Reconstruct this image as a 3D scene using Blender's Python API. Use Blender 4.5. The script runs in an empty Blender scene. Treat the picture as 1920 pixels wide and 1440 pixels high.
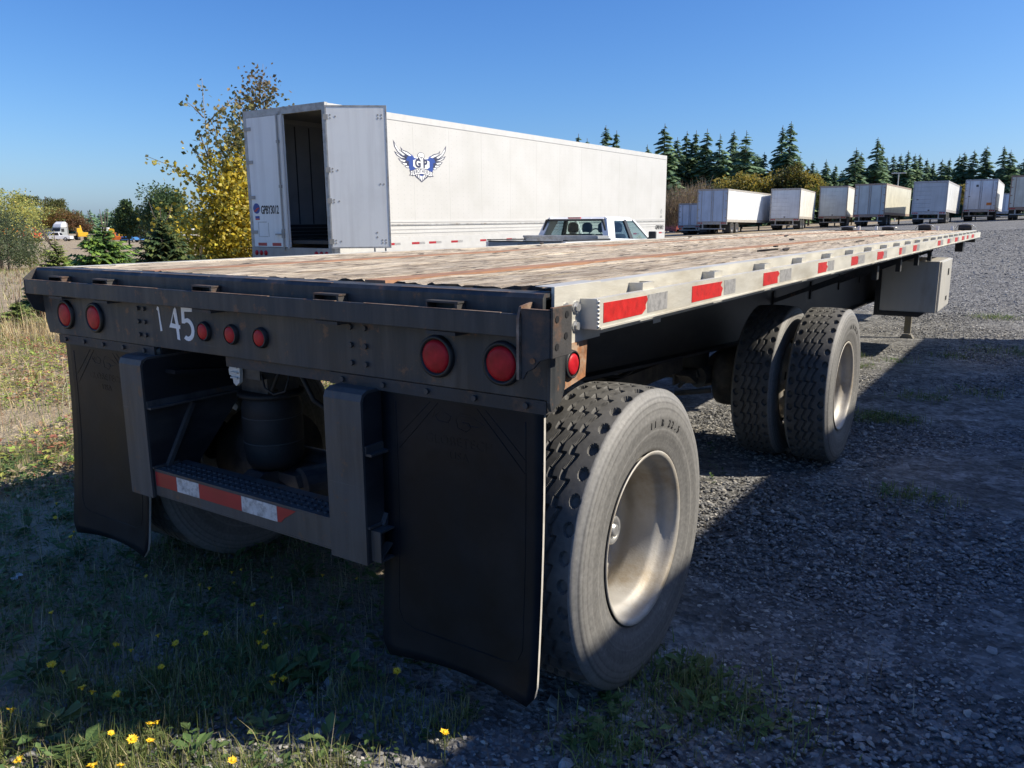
import bpy, math, random
import numpy as np
from mathutils import Vector, Matrix, noise as mnoise

R = math.radians
rnd = random.Random(7)
rng = np.random.default_rng(7)
S = bpy.context.scene
COL = S.collection

# ---------------------------------------------------------------- camera
CAM = Vector((2.2715, -1.701, 1.5067)); YAW = 0.588; PITCH = 0.1942; FPX = 1482.45
cd = bpy.data.cameras.new('camera'); co = bpy.data.objects.new('camera', cd); COL.objects.link(co)
cd.sensor_width = 36; cd.lens = FPX / 1920 * 36; cd.clip_start = 0.05; cd.clip_end = 4000
co.location = CAM; co.rotation_euler = (math.pi / 2 - PITCH, 0, YAW)
S.camera = co
# ---------------------------------------------------------------- sky, sun, exposure
SUN_EL, SUN_AZ = R(39.5), R(62.5)          # azimuth clockwise from +Y
w = bpy.data.worlds.new('World'); S.world = w; w.use_nodes = True
nt = w.node_tree; nt.nodes.clear()
sky = nt.nodes.new('ShaderNodeTexSky'); sky.sky_type = 'NISHITA'; sky.sun_disc = False
sky.sun_elevation = SUN_EL; sky.sun_rotation = SUN_AZ
sky.altitude = 100; sky.air_density = 1.0; sky.dust_density = 1.0; sky.ozone_density = 3.0
bg = nt.nodes.new('ShaderNodeBackground'); bg.inputs[1].default_value = 0.1
# one uniform colour grade of the whole sky: a clear, deep autumn blue
GAIN = 1.28
spr = nt.nodes.new('ShaderNodeSeparateColor'); cmb = nt.nodes.new('ShaderNodeCombineColor'); nt.links.new(sky.outputs[0], spr.inputs[0])
for i_, (k_, g_) in enumerate(((1.24, 1.46), (1.22, 1.20), (1.38, .92))):
    prev = spr.outputs[i_]
    for op, val in (('MULTIPLY', .1), ('MINIMUM', .85), ('POWER', g_), ('MULTIPLY', k_ * 10 / GAIN)):
        m_ = nt.nodes.new('ShaderNodeMath'); m_.operation = op; m_.inputs[1].default_value = val; nt.links.new(prev, m_.inputs[0]); prev = m_.outputs[0]
    nt.links.new(prev, cmb.inputs[i_])
wo = nt.nodes.new('ShaderNodeOutputWorld')
nt.links.new(cmb.outputs[0], bg.inputs[0]); nt.links.new(bg.outputs[0], wo.inputs[0])
sl = bpy.data.lights.new('sun', 'SUN'); sl.energy = 4.8; sl.angle = R(0.53); sl.color = (1.0, 0.915, 0.77)
so = bpy.data.objects.new('sun', sl); COL.objects.link(so)
sd = Vector((math.sin(SUN_AZ) * math.cos(SUN_EL), math.cos(SUN_AZ) * math.cos(SUN_EL), math.sin(SUN_EL)))
so.rotation_euler = sd.to_track_quat('Z', 'Y').to_euler(); so.location = (20, 20, 30)
S.view_settings.view_transform = 'Standard'; S.view_settings.look = 'None'
S.view_settings.exposure = 0.5; S.view_settings.gamma = 1.0; S.view_settings.use_curve_mapping = False
S.cycles.max_bounces = 6; S.cycles.transparent_max_bounces = 12

# ---------------------------------------------------------------- helpers
class MB:
    """mesh builder; mi is the material index given to following faces"""
    def __init__(s): s.v = []; s.f = []; s.m = []; s.sm = []; s.mi = 0; s.smooth = False; s.T = None
    def add(s, vs, fs):
        o = len(s.v)
        if s.T is not None: vs = [tuple(s.T @ Vector(p)) for p in vs]
        s.v += [tuple(p) for p in vs]
        for f in fs: s.f.append([o + i for i in f]); s.m.append(s.mi); s.sm.append(s.smooth)
        return s
    def box(s, x0, x1, y0, y1, z0, z1):
        v = [(x, y, z) for x in (x0, x1) for y in (y0, y1) for z in (z0, z1)]
        return s.add(v, [(0, 1, 3, 2), (4, 6, 7, 5), (0, 4, 5, 1), (2, 3, 7, 6), (0, 2, 6, 4), (1, 5, 7, 3)])
    def prism(s, poly, axis, a, b):
        """polygon in the two other axes (in x,y,z order) extruded along axis from a to b"""
        n = len(poly); vs = []
        for t in (a, b):
            for p, q in poly:
                vs.append({'x': (t, p, q), 'y': (p, t, q), 'z': (p, q, t)}[axis])
        fs = [tuple(range(n))[::-1], tuple(range(n, 2 * n))] + [(i, (i + 1) % n, n + (i + 1) % n, n + i) for i in range(n)]
        return s.add(vs, fs)
    def lathe(s, prof, axis='x', c=(0, 0, 0), n=24, a0=0, a1=2 * math.pi, closed=False):
        full = abs(a1 - a0 - 2 * math.pi) < 1e-6; k = len(prof); vs = []
        m = n if full else n + 1
        for i in range(m):
            a = a0 + (a1 - a0) * i / n; ca, sa = math.cos(a), math.sin(a)
            for t, r in prof:
                p = {'x': (t, r * ca, r * sa), 'y': (r * ca, t, r * sa), 'z': (r * ca, r * sa, t)}[axis]
                vs.append((c[0] + p[0], c[1] + p[1], c[2] + p[2]))
        fs = []
        for i in range(n):
            j = (i + 1) % m
            for q in range(k - 1 if not closed else k):
                q2 = (q + 1) % k
                fs.append((i * k + q, j * k + q, j * k + q2, i * k + q2))
        return s.add(vs, fs)
    def cyl(s, p0, p1, r0, r1=None, n=12, cap=True):
        r1 = r0 if r1 is None else r1
        p0, p1 = Vector(p0), Vector(p1); d = (p1 - p0).normalized()
        u = d.orthogonal().normalized(); w_ = d.cross(u); vs = []
        for p, r in ((p0, r0), (p1, r1)):
            for i in range(n):
                a = 2 * math.pi * i / n; vs.append(p + u * (r * math.cos(a)) + w_ * (r * math.sin(a)))
        fs = [(i, (i + 1) % n, n + (i + 1) % n, n + i) for i in range(n)]
        if cap: fs += [tuple(range(n))[::-1], tuple(range(n, 2 * n))]
        return s.add(vs, fs)
    def tube(s, pts, r, n=6):
        pts = [Vector(p) for p in pts]; rs = r if isinstance(r, (list, tuple)) else [r] * len(pts)
        vs = []; u = None
        for i, p in enumerate(pts):
            d = (pts[min(i + 1, len(pts) - 1)] - pts[max(i - 1, 0)]).normalized()
            u = d.orthogonal().normalized() if u is None else (u - d * u.dot(d)).normalized()
            w_ = d.cross(u)
            for k in range(n):
                a = 2 * math.pi * k / n; vs.append(p + u * (rs[i] * math.cos(a)) + w_ * (rs[i] * math.sin(a)))
        fs = []
        for i in range(len(pts) - 1):
            for k in range(n):
                fs.append((i * n + k, i * n + (k + 1) % n, (i + 1) * n + (k + 1) % n, (i + 1) * n + k))
        fs += [tuple(range(n))[::-1], tuple(range((len(pts) - 1) * n, len(pts) * n))]
        return s.add(vs, fs)
    def mesh(s, name, mats):
        me = bpy.data.meshes.new(name); me.from_pydata(s.v, [], s.f)
        for m in (mats if isinstance(mats, (list, tuple)) else [mats]): me.materials.append(m)
        me.polygons.foreach_set('material_index', s.m); me.polygons.foreach_set('use_smooth', s.sm)
        me.update(); return me
def link(name, data, parent=None, loc=(0, 0, 0), rot=(0, 0, 0), scale=None):
    o = bpy.data.objects.new(name, data); COL.objects.link(o)
    o.location = loc; o.rotation_euler = rot
    if scale is not None: o.scale = scale
    if parent is not None: o.parent = parent
    return o
def obj(name, mb, mats, parent=None, loc=(0, 0, 0), rot=(0, 0, 0), bevel=0, kind=None, label=None):
    o = link(name, mb.mesh(name, mats), parent, loc, rot)
    if bevel:
        b = o.modifiers.new('bevel', 'BEVEL'); b.width = bevel; b.segments = 2; b.limit_method = 'ANGLE'; b.angle_limit = R(40)
    if kind: o['kind'] = kind
    if label: o['label'] = label
    return o
def tag(o, label, cat, group=None):
    o['label'] = label; o['category'] = cat
    if group: o['group'] = group
    return o
def thing(name, label, cat, loc=(0, 0, 0), rot=(0, 0, 0), group=None):
    return tag(link(name, None, None, loc, rot), label, cat, group)
def dup(o, parent=None):
    c = o.copy(); COL.objects.link(c)
    if parent is not None: c.parent = parent
    for ch in [q for q in o.children]: dup(ch, c)
    return c
def npmesh(name, V, F, mats, col=None, smooth=False, mi=None):
    """V (n,3), F (m,k) uniform polygons, col (n,3) point colours"""
    me = bpy.data.meshes.new(name); V = np.asarray(V, np.float32); F = np.asarray(F, np.int32)
    me.vertices.add(len(V)); me.vertices.foreach_set('co', V.ravel())
    k = F.shape[1]; me.loops.add(F.size); me.loops.foreach_set('vertex_index', F.ravel())
    me.polygons.add(len(F)); me.polygons.foreach_set('loop_start', np.arange(0, F.size, k, dtype=np.int32))
    me.polygons.foreach_set('loop_total', np.full(len(F), k, np.int32))
    me.polygons.foreach_set('use_smooth', np.full(len(F), smooth))
    for m in (mats if isinstance(mats, (list, tuple)) else [mats]): me.materials.append(m)
    if mi is not None: me.polygons.foreach_set('material_index', np.asarray(mi, np.int32))
    if col is not None:
        a = me.color_attributes.new('Col', 'FLOAT_COLOR', 'POINT')
        c = np.ones((len(V), 4), np.float32); c[:, :3] = col; a.data.foreach_set('color', c.ravel())
    me.update(calc_edges=True); me.validate(); return me
def text_mesh(body, size, depth, mat, spacing=1.0, offset=0.0, align='CENTER', sx=1.0):
    cu = bpy.data.curves.new('t', 'FONT'); cu.body = body; cu.size = size; cu.extrude = depth; cu.offset = offset
    cu.align_x = align; cu.align_y = 'CENTER'; cu.space_character = spacing; cu.resolution_u = 3
    t = bpy.data.objects.new('t', cu); COL.objects.link(t)
    bpy.context.view_layer.update()
    me = bpy.data.meshes.new_from_object(t.evaluated_get(bpy.context.evaluated_depsgraph_get()))
    bpy.data.objects.remove(t); bpy.data.curves.remove(cu)
    if sx != 1.0: me.transform(Matrix.Diagonal((sx, 1, 1, 1)))
    me.materials.clear(); me.materials.append(mat); return me

# ---------------------------------------------------------------- materials
def newmat(name):
    m = bpy.data.materials.new(name); m.use_nodes = True; t = m.node_tree; t.nodes.clear()
    o = t.nodes.new('ShaderNodeOutputMaterial'); b = t.nodes.new('ShaderNodeBsdfPrincipled'); t.links.new(b.outputs[0], o.inputs[0])
    return m, t, b
def nd(t, typ, **kw):
    n = t.nodes.new(typ)
    for k, v in kw.items():
        if k.startswith('_'): setattr(n, k[1:], v)
        else: n.inputs[k].default_value = v
    return n
def coords(t, scale=(1, 1, 1), world=False):
    if world: src = nd(t, 'ShaderNodeNewGeometry').outputs['Position']
    else: src = nd(t, 'ShaderNodeTexCoord').outputs['Object']
    mp = nd(t, 'ShaderNodeMapping', Scale=scale); t.links.new(src, mp.inputs[0]); return mp.outputs[0]
def noise(t, co_, scale, detail=4, rough=.55):
    n = nd(t, 'ShaderNodeTexNoise', Scale=scale, Detail=detail, Roughness=rough); t.links.new(co_, n.inputs['Vector']); return n.outputs['Fac']
def ramp(t, fac, stops):
    r = nd(t, 'ShaderNodeValToRGB'); e = r.color_ramp.elements
    while len(e) < len(stops): e.new(0.5)
    for i, (p, c) in enumerate(stops): e[i].position = p; e[i].color = (*c, 1) if len(c) == 3 else c
    t.links.new(fac, r.inputs[0]); return r.outputs[0]
def mix(t, fac, a, b, mode='MIX'):
    m = nd(t, 'ShaderNodeMix', _data_type='RGBA', _blend_type=mode)
    for sock, val in ((m.inputs[0], fac), (m.inputs[6], a), (m.inputs[7], b)):
        if isinstance(val, (int, float)): sock.default_value = val
        elif isinstance(val, tuple): sock.default_value = (*val, 1)
        else: t.links.new(val, sock)
    return m.outputs[2]
def bump(t, b, h, strength=.3, dist=.01):
    n = nd(t, 'ShaderNodeBump', Strength=strength, Distance=dist); t.links.new(h, n.inputs['Height']); t.links.new(n.outputs[0], b.inputs['Normal'])
G1, G0 = (1, 1, 1), (0, 0, 0)
def pm(name, col, rough=.6, metal=0., var=.2, vs=6., dirt=None, da=.4, ds=3., stretch=(1, 1, 1), bs=0., bsc=60., spec=.5):
    """painted/plain surface: base colour with mottling, patches of a second colour (dirt, rust) and fine relief"""
    m, t, b = newmat(name); c = coords(t, stretch); n1 = noise(t, c, vs, 6)
    k = lambda f: tuple(min(1, x * f) for x in col)
    colr = ramp(t, n1, [(.3, k(1 - var)), (.7, k(1 + var))])
    if dirt:
        n2 = noise(t, c, ds, 8, .65); f = ramp(t, n2, [(1 - da - .12, G0), (1 - da + .12, G1)])
        colr = mix(t, f, colr, dirt)
    t.links.new(colr, b.inputs['Base Color']); b.inputs['Metallic'].default_value = metal
    rr = ramp(t, n1, [(.2, (rough * .8,) * 3), (.8, (min(1, rough * 1.2),) * 3)]); t.links.new(rr, b.inputs['Roughness'])
    b.inputs['Specular IOR Level'].default_value = spec
    if bs: bump(t, b, noise(t, c, bsc, 5), bs, .004)
    return m
M = {}
def worn_steel(name, base, dust, rust, ra=.62, da=.5):
    m, t, b = newmat(name); c = coords(t); n1 = noise(t, c, 4, 8, .65); n2 = noise(t, coords(t, (14, 14, 1.1)), 1.5, 7, .65); n3 = noise(t, c, 17, 9, .7); n4 = noise(t, coords(t, (2, 2, 60)), 1.2, 4, .6)
    k = lambda f: tuple(x * f for x in base)
    col = ramp(t, n1, [(.3, k(.6)), (.5, base), (.72, k(1.5))])
    col = mix(t, ramp(t, n2, [(da - .05, G0), (da + .22, (.7,) * 3)]), col, dust)
    col = mix(t, ramp(t, n4, [(.66, G0), (.74, (.35,) * 3)]), col, k(2.6))
    col = mix(t, ramp(t, n3, [(ra - .03, G0), (ra + .05, (.85,) * 3)]), col, rust)
    t.links.new(col, b.inputs['Base Color']); t.links.new(ramp(t, n1, [(.3, (.42,) * 3), (.7, (.72,) * 3)]), b.inputs['Roughness'])
    bump(t, b, mix(t, .5, n3, n1), .45, .005); return m
M['steel'] = worn_steel('dark_painted_steel', (.030, .034, .038), (.090, .084, .078), (.17, .085, .045), .61, .47)
M['edge'] = pm('bare_rusty_lit_edge', (.30, .22, .165), .7, .1, .4, 25, (.16, .085, .05), .48, 18)  # bare rust, its tan pale enough to carry the sunlit glint too
M['girdle'] = pm('dusty_rubber_ring', (.085, .085, .083), .7)
M['guard'] = worn_steel('guard_grey_steel', (.066, .063, .062), (.12, .112, .105), (.15, .085, .05), .61, .44)
M['steel_rust'] = pm('rusted_steel', (.042, .040, .040), .65, 0, .4, 8, (.17, .088, .05), .36, 14, bs=.35, bsc=80)
M['rust'] = pm('bright_rust', (.30, .13, .055), .85, 0, .5, 30, (.42, .34, .25), .40, 22, bs=.3)
M['strip_rust'] = pm('rust_strip', (.36, .195, .115), .85, 0, .25, 5, (.24, .13, .08), .42, 14, (6, .7, 1), .25, 90)
M['beam'] = pm('beam_black', (.022, .023, .027), .5, 0, .35, 3, (.07, .066, .062), .42, 3, (.5, .5, 1.4), .15, 40)
M['gunk'] = pm('greasy_black', (.065, .064, .063), .6, 0, .5, 9, (.16, .135, .11), .45, 8, bs=.3)
M['alu'] = pm('weathered_aluminium', (.64, .62, .55), .48, .25, .12, 9, (.42, .38, .30), .38, 5, (1, .35, 1.6), .15, 120)
M['alu_bright'] = pm('bolt_zinc', (.55, .55, .54), .35, .7, .15, 40)
M['rim'] = pm('wheel_steel', (.47, .45, .41), .58, .25, .14, 6, (.34, .285, .21), .44, 5, bs=.2, bsc=140)
M['flap'] = pm('mudflap_rubber', (.0065, .010, .014), .42, 0, .3, 5, (.016, .020, .025), .42, 3, bs=.1, bsc=50)
M['flap'].node_tree.nodes['Principled BSDF'].inputs['Specular IOR Level'].default_value = .18
M['flap_edge'] = pm('mudflap_cut_edge', (.55, .52, .47), .8, 0, .15, 30)
M['grom'] = pm('grommet_rubber', (.015, .015, .016), .5, 0, .2, 30)
M['white_vinyl'] = pm('white_vinyl', (.88, .88, .87), .6, 0, .05, 30, (.45, .44, .42), .27, 60)
M['white_plastic'] = pm('white_plastic', (.75, .75, .73), .5, 0, .1, 30)
M['tape_red'] = pm('red_tape', (.56, .022, .018), .35, 0, .15, 40, (.30, .015, .012), .38, 30, bs=.15, bsc=400)
M['tape_white'] = pm('silver_tape', (.43, .425, .42), .35, .2, .12, 60, (.24, .24, .24), .44, 40, bs=.15, bsc=400)
M['tape_red_bg'] = pm('red_tape_dull', (.38, .02, .03), .4)
M['tape_silver_bg'] = pm('silver_tape_bright', (.62, .65, .68), .3, .1, .1, 50, (.28, .30, .32), .42, 40, bs=.2, bsc=300)
M['box_steel'] = pm('toolbox_aluminium', (.60, .58, .53), .45, .35, .1, 3, (.42, .36, .27), .35, 3, (1, 1, .3), .1, 30)
M['leg'] = pm('landing_leg', (.17, .155, .13), .6, .2, .25, 8, (.24, .19, .10), .45, 7)
M['dark'] = pm('near_black', (.012, .012, .013), .6)
M['strap'] = pm('black_strap', (.03, .03, .032), .7, 0, .3, 30)
# lamp lens: red plastic with a fluted relief
def lens_mat():
    m, t, b = newmat('red_lens'); c = coords(t, (1, 1, 1)); n = noise(t, c, 26, 2)
    t.links.new(ramp(t, n, [(.3, (.33, .006, .010)), (.7, (.60, .016, .028))]), b.inputs['Base Color'])
    b.inputs['Roughness'].default_value = .45; b.inputs['Specular IOR Level'].default_value = .25
    v = nd(t, 'ShaderNodeTexVoronoi', Scale=70.); t.links.new(c, v.inputs['Vector']); bump(t, b, v.outputs['Distance'], .15, .003)
    return m
M['lens'] = lens_mat()
# weathered deck timber: grain runs along Y
def wood_mat():
    m, t, b = newmat('weathered_oak'); c = coords(t, (40, 3.4, 40), True); g = noise(t, c, 1.6, 10, .74)
    c4 = coords(t, (14, 2.4, 14), True); g2 = noise(t, c4, 1.4, 7, .68)
    base = ramp(t, g, [(.36, (.045, .032, .024)), (.43, (.26, .20, .14)), (.50, (.62, .52, .39)), (.58, (.90, .81, .66))])
    base = mix(t, .38, base, ramp(t, g2, [(.34, (.09, .068, .05)), (.45, (.42, .34, .25)), (.60, (.84, .75, .60))]))
    c2 = coords(t, (2.2, .7, 2.2), True); p = noise(t, c2, 1.5, 8, .68)
    base = mix(t, ramp(t, p, [(.50, G0), (.66, (.6,) * 3)]), base, (.34, .275, .20))
    c5 = coords(t, (2.6, .8, 2.6), True); st = noise(t, c5, 1.7, 6, .6)
    base = mix(t, ramp(t, st, [(.66, G0), (.74, (.7,) * 3)]), base, (.30, .165, .08))
    oi = nd(t, 'ShaderNodeObjectInfo'); base = mix(t, .85, base, ramp(t, oi.outputs['Random'], [(0, (.72, .69, .66)), (.5, (.93, .9, .86)), (1, (1.0, .97, .92))]), 'MULTIPLY')
    c3 = coords(t, (48, 5, 48), True); k = noise(t, c3, 1.0, 4, .55)
    base = mix(t, ramp(t, k, [(.35, G1), (.40, G0)]), base, (.03, .023, .018))
    t.links.new(base, b.inputs['Base Color']); b.inputs['Roughness'].default_value = .85
    bump(t, b, mix(t, .3, g, g2), 1.0, .03); return m
M['wood'] = wood_mat()
M['wood_end'] = pm('plank_end_grain', (.05, .04, .032), .9, 0, .5, 60)
# rubber: dusty where the attribute is absent too; tread faces darker than the scuffed sidewall
def rubber(name, a, b_, sc, bs=.25):
    m, t, b = newmat(name); c = coords(t); n = noise(t, c, sc, 8, .65); n2 = noise(t, c, sc * 9, 4)
    col = ramp(t, n, [(.3, a), (.72, b_)]); col = mix(t, .3, col, ramp(t, n2, [(.3, a), (.7, b_)]))
    t.links.new(col, b.inputs['Base Color']); b.inputs['Roughness'].default_value = .68
    bump(t, b, n2, bs, .003); return m
def sidewall_mat():
    # scuffed, dusty sidewall: patches plus fine wear that runs round the wheel axis (local x)
    m, t, b = newmat('tyre_sidewall'); c = coords(t); sx = nd(t, 'ShaderNodeSeparateXYZ'); t.links.new(c, sx.inputs[0])
    cb = nd(t, 'ShaderNodeCombineXYZ', X=0.); t.links.new(sx.outputs[1], cb.inputs[1]); t.links.new(sx.outputs[2], cb.inputs[2])
    ln = nd(t, 'ShaderNodeVectorMath', _operation='LENGTH'); t.links.new(cb.outputs[0], ln.inputs[0]); r = ln.outputs['Value']
    cr = nd(t, 'ShaderNodeCombineXYZ'); t.links.new(r, cr.inputs[0]); rings = noise(t, cr.outputs[0], 95, 3, .6)
    n = noise(t, c, 7, 8, .65); n2 = noise(t, c, 70, 4)
    col = ramp(t, n, [(.28, (.10, .098, .095)), (.72, (.22, .216, .205))])
    mr = nd(t, 'ShaderNodeMapRange'); t.links.new(r, mr.inputs[0]); mr.inputs[1].default_value = .29; mr.inputs[2].default_value = .53
    q = lambda rr, v: ((rr - .29) / .24, (v, v * .985, v * .95))
    band = ramp(t, mr.outputs[0], [q(.30, .06), q(.322, .10), q(.335, .17), q(.352, .12), q(.378, .13), q(.382, .30), q(.387, .11), q(.424, .10), q(.430, .22), q(.450, .20), q(.455, .06), q(.460, .26), q(.472, .23), q(.476, .07), q(.481, .29), q(.489, .25), q(.493, .07), q(.498, .30), q(.512, .27), q(.53, .18)])
    col = mix(t, .74, col, band); col = mix(t, 1., col, (.84, .84, .84), 'MULTIPLY'); col = mix(t, .12, col, ramp(t, rings, [(.35, (.10, .10, .10)), (.65, (.38, .375, .36))]))
    sc_ = noise(t, coords(t, (1, 9, 9)), 2.2, 5, .7); col = mix(t, ramp(t, sc_, [(.60, G0), (.70, (.45,) * 3)]), col, (.34, .33, .315))
    col = mix(t, .3, col, ramp(t, n2, [(.3, (.12, .118, .114)), (.7, (.34, .33, .31))]))
    t.links.new(col, b.inputs['Base Color']); b.inputs['Roughness'].default_value = .62
    bump(t, b, mix(t, .6, n2, rings), .35, .004); return m
M['tread'] = rubber('tyre_tread', (.060, .059, .058), (.17, .165, .155), 6)
M['sidewall'] = sidewall_mat()
M['rubber_black'] = rubber('tyre_black', (.014, .014, .015), (.035, .034, .033), 9, .15)

# ground: gravel lot to the right, dirt and dry grass to the left
def ground_mat():
    m, t, b = newmat('ground_gravel_and_dirt')
    P = coords(t, (1, 1, 1), True)
    big = noise(t, P, .35, 6, .6); mid = noise(t, P, 3.0, 6, .6); fine = noise(t, P, 45, 5, .65)
    vo = nd(t, 'ShaderNodeTexVoronoi', Scale=42.); t.links.new(P, vo.inputs['Vector'])
    vo2 = nd(t, 'ShaderNodeTexVoronoi', Scale=16.); t.links.new(P, vo2.inputs['Vector'])
    g = ramp(t, vo.outputs['Color'], [(.1, (.06, .06, .06)), (.45, (.15, .148, .143)), (.9, (.36, .354, .338))])
    g = mix(t, .5, g, ramp(t, vo2.outputs['Color'], [(.1, (.06, .06, .06)), (.9, (.34, .335, .32))]))
    for sc_v, am in ((9.0, .6), (4.0, .35)):
        v3 = nd(t, 'ShaderNodeTexVoronoi', Scale=sc_v); t.links.new(P, v3.inputs['Vector']); g = mix(t, am, g, ramp(t, v3.outputs['Color'], [(.15, (.45,) * 3), (.5, (.95,) * 3), (.85, (1.5,) * 3)]), 'MULTIPLY')
    g = mix(t, ramp(t, big, [(.35, G0), (.7, (.4,) * 3)]), g, (.15, .145, .137))
    g = mix(t, ramp(t, mid, [(.62, G0), (.72, (.35,) * 3)]), g, (.16, .16, .11))
    d = ramp(t, mid, [(.3, (.22, .17, .115)), (.5, (.38, .305, .21)), (.72, (.50, .42, .30))])
    d = mix(t, .45, d, ramp(t, fine, [(.3, (.12, .09, .06)), (.7, (.48, .40, .27))]))
    sx = nd(t, 'ShaderNodeSeparateXYZ'); t.links.new(P, sx.inputs[0])
    # edge of the lot: x = 0.2 near the rear wheels, -12 far up the yard
    e = nd(t, 'ShaderNodeMath', _operation='MULTIPLY_ADD'); t.links.new(big, e.inputs[0]); e.inputs[1].default_value = 2.2
    t.links.new(sx.outputs[0], e.inputs[2])
    yy = nd(t, 'ShaderNodeMapRange'); t.links.new(sx.outputs[1], yy.inputs[0])
    yy.inputs[1].default_value = 4; yy.inputs[2].default_value = 14; yy.inputs[3].default_value = 0; yy.inputs[4].default_value = 14
    e2 = nd(t, 'ShaderNodeMath', _operation='ADD'); t.links.new(e.outputs[0], e2.inputs[0]); t.links.new(yy.outputs[0], e2.inputs[1])
    e3 = nd(t, 'ShaderNodeMath', _operation='ADD'); t.links.new(e2.outputs[0], e3.inputs[0]); t.links.new(mid, e3.inputs[1])
    mr = nd(t, 'ShaderNodeMapRange'); t.links.new(e3.outputs[0], mr.inputs[0]); mr.inputs[1].default_value = .9; mr.inputs[2].default_value = 2.1
    c = mix(t, mr.outputs[0], d, g)
    t.links.new(c, b.inputs['Base Color']); b.inputs['Roughness'].default_value = .95; b.inputs['Specular IOR Level'].default_value = .2
    h = mix(t, .5, vo.outputs['Distance'], fine); h = mix(t, .35, h, vo2.outputs['Distance'])
    bump(t, b, h, .9, .035); return m
M['ground'] = ground_mat()
def attr_mat(name, rough=.7, trans=.0, spec=.3, jitter=.25, sc=20):
    m, t, b = newmat(name); a = nd(t, 'ShaderNodeVertexColor', _layer_name='Col')
    n = noise(t, coords(t, (1, 1, 1), True), sc, 3)
    c = mix(t, 1.0, a.outputs[0], ramp(t, n, [(.3, (1 - jitter,) * 3), (.7, (1, 1, 1))]), 'MULTIPLY')
    t.links.new(c, b.inputs['Base Color']); b.inputs['Roughness'].default_value = rough; b.inputs['Specular IOR Level'].default_value = spec
    if trans:
        tr = nd(t, 'ShaderNodeBsdfTranslucent'); t.links.new(c, tr.inputs[0])
        ms = nd(t, 'ShaderNodeMixShader', Fac=trans); o = [q for q in t.nodes if q.type == 'OUTPUT_MATERIAL'][0]
        t.links.new(b.outputs[0], ms.inputs[1]); t.links.new(tr.outputs[0], ms.inputs[2]); t.links.new(ms.outputs[0], o.inputs[0])
    return m
M['stone'] = attr_mat('crushed_stone', .85, 0, .3, .35, 60)
M['blade'] = attr_mat('grass_blades', .6, .3, .3)
M['leaf'] = attr_mat('tree_leaves', .5, .45, .4)
M['needle'] = attr_mat('conifer_needles', .65, .15, .3)
M['bark'] = pm('bark', (.09, .07, .055), .9, 0, .4, 8, bs=.5, bsc=20)
M['bark_pale'] = pm('pale_bark', (.25, .22, .18), .9, 0, .3, 8, bs=.3, bsc=20)

# ---------------------------------------------------------------- ground
def sstep(x, a, b):
    q = np.clip((x - a) / (b - a), 0, 1); return q * q * (3 - 2 * q)
def hgt(x, y):
    x = np.asarray(x, float); y = np.asarray(y, float)
    pl = np.clip(1.03 + .04 * (np.clip(x, -300, 40) + 18.45) + .022 * (np.clip(y, -50, 160) - 59.2), -1.0, 3.2)
    d = np.hypot(x - 2.3, y + 1.7)
    return -.002 + sstep(d, 22, 62) * pl
def H(x, y): return float(hgt(x, y))
gx = np.unique(np.concatenate([np.linspace(-9, 9, 61), np.linspace(-60, 60, 61), np.linspace(-300, 300, 61), [-2500, -1200, -600, 600, 1200, 2500]]))
gy = np.unique(np.concatenate([np.linspace(-4, 14, 61), np.linspace(-40, 120, 81), np.linspace(-200, 400, 61), [-2500, -1200, -600, 800, 1400, 2500]]))
XX, YY = np.meshgrid(gx, gy); ZZ = hgt(XX, YY)
near = np.exp(-((XX + 2) ** 2 + (YY - 2) ** 2) / 120)
ZZ += near * .012 * (np.sin(XX * 2.1 + YY * .7) + np.sin(YY * 2.7 - XX))
idx = np.arange(XX.size).reshape(XX.shape)
GF = np.stack([idx[:-1, :-1].ravel(), idx[:-1, 1:].ravel(), idx[1:, 1:].ravel(), idx[1:, :-1].ravel()], 1)
go = link('ground', npmesh('ground', np.stack([XX.ravel(), YY.ravel(), ZZ.ravel()], 1), GF, M['ground'], smooth=True)); go['kind'] = 'structure'
def ray_at(u, depth):
    """plan position seen at photo column u at a given depth along the view axis"""
    a = (u - 960) / FPX * depth; hf = depth / math.cos(PITCH) * 1.0
    fx, fy = -math.sin(YAW), math.cos(YAW); rx, ry = math.cos(YAW), math.sin(YAW)
    return (CAM.x + fx * hf + rx * a, CAM.y + fy * hf + ry * a)
# ================================================================ flatbed trailer
TILT = .0087
FB = thing('flatbed_trailer', 'long flatbed semi trailer with weathered wooden deck, black rear frame and spread dual axles', 'trailer', (0, 0, 0), (TILT, 0, 0))
HX = 1.235                   # side rail face
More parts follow.
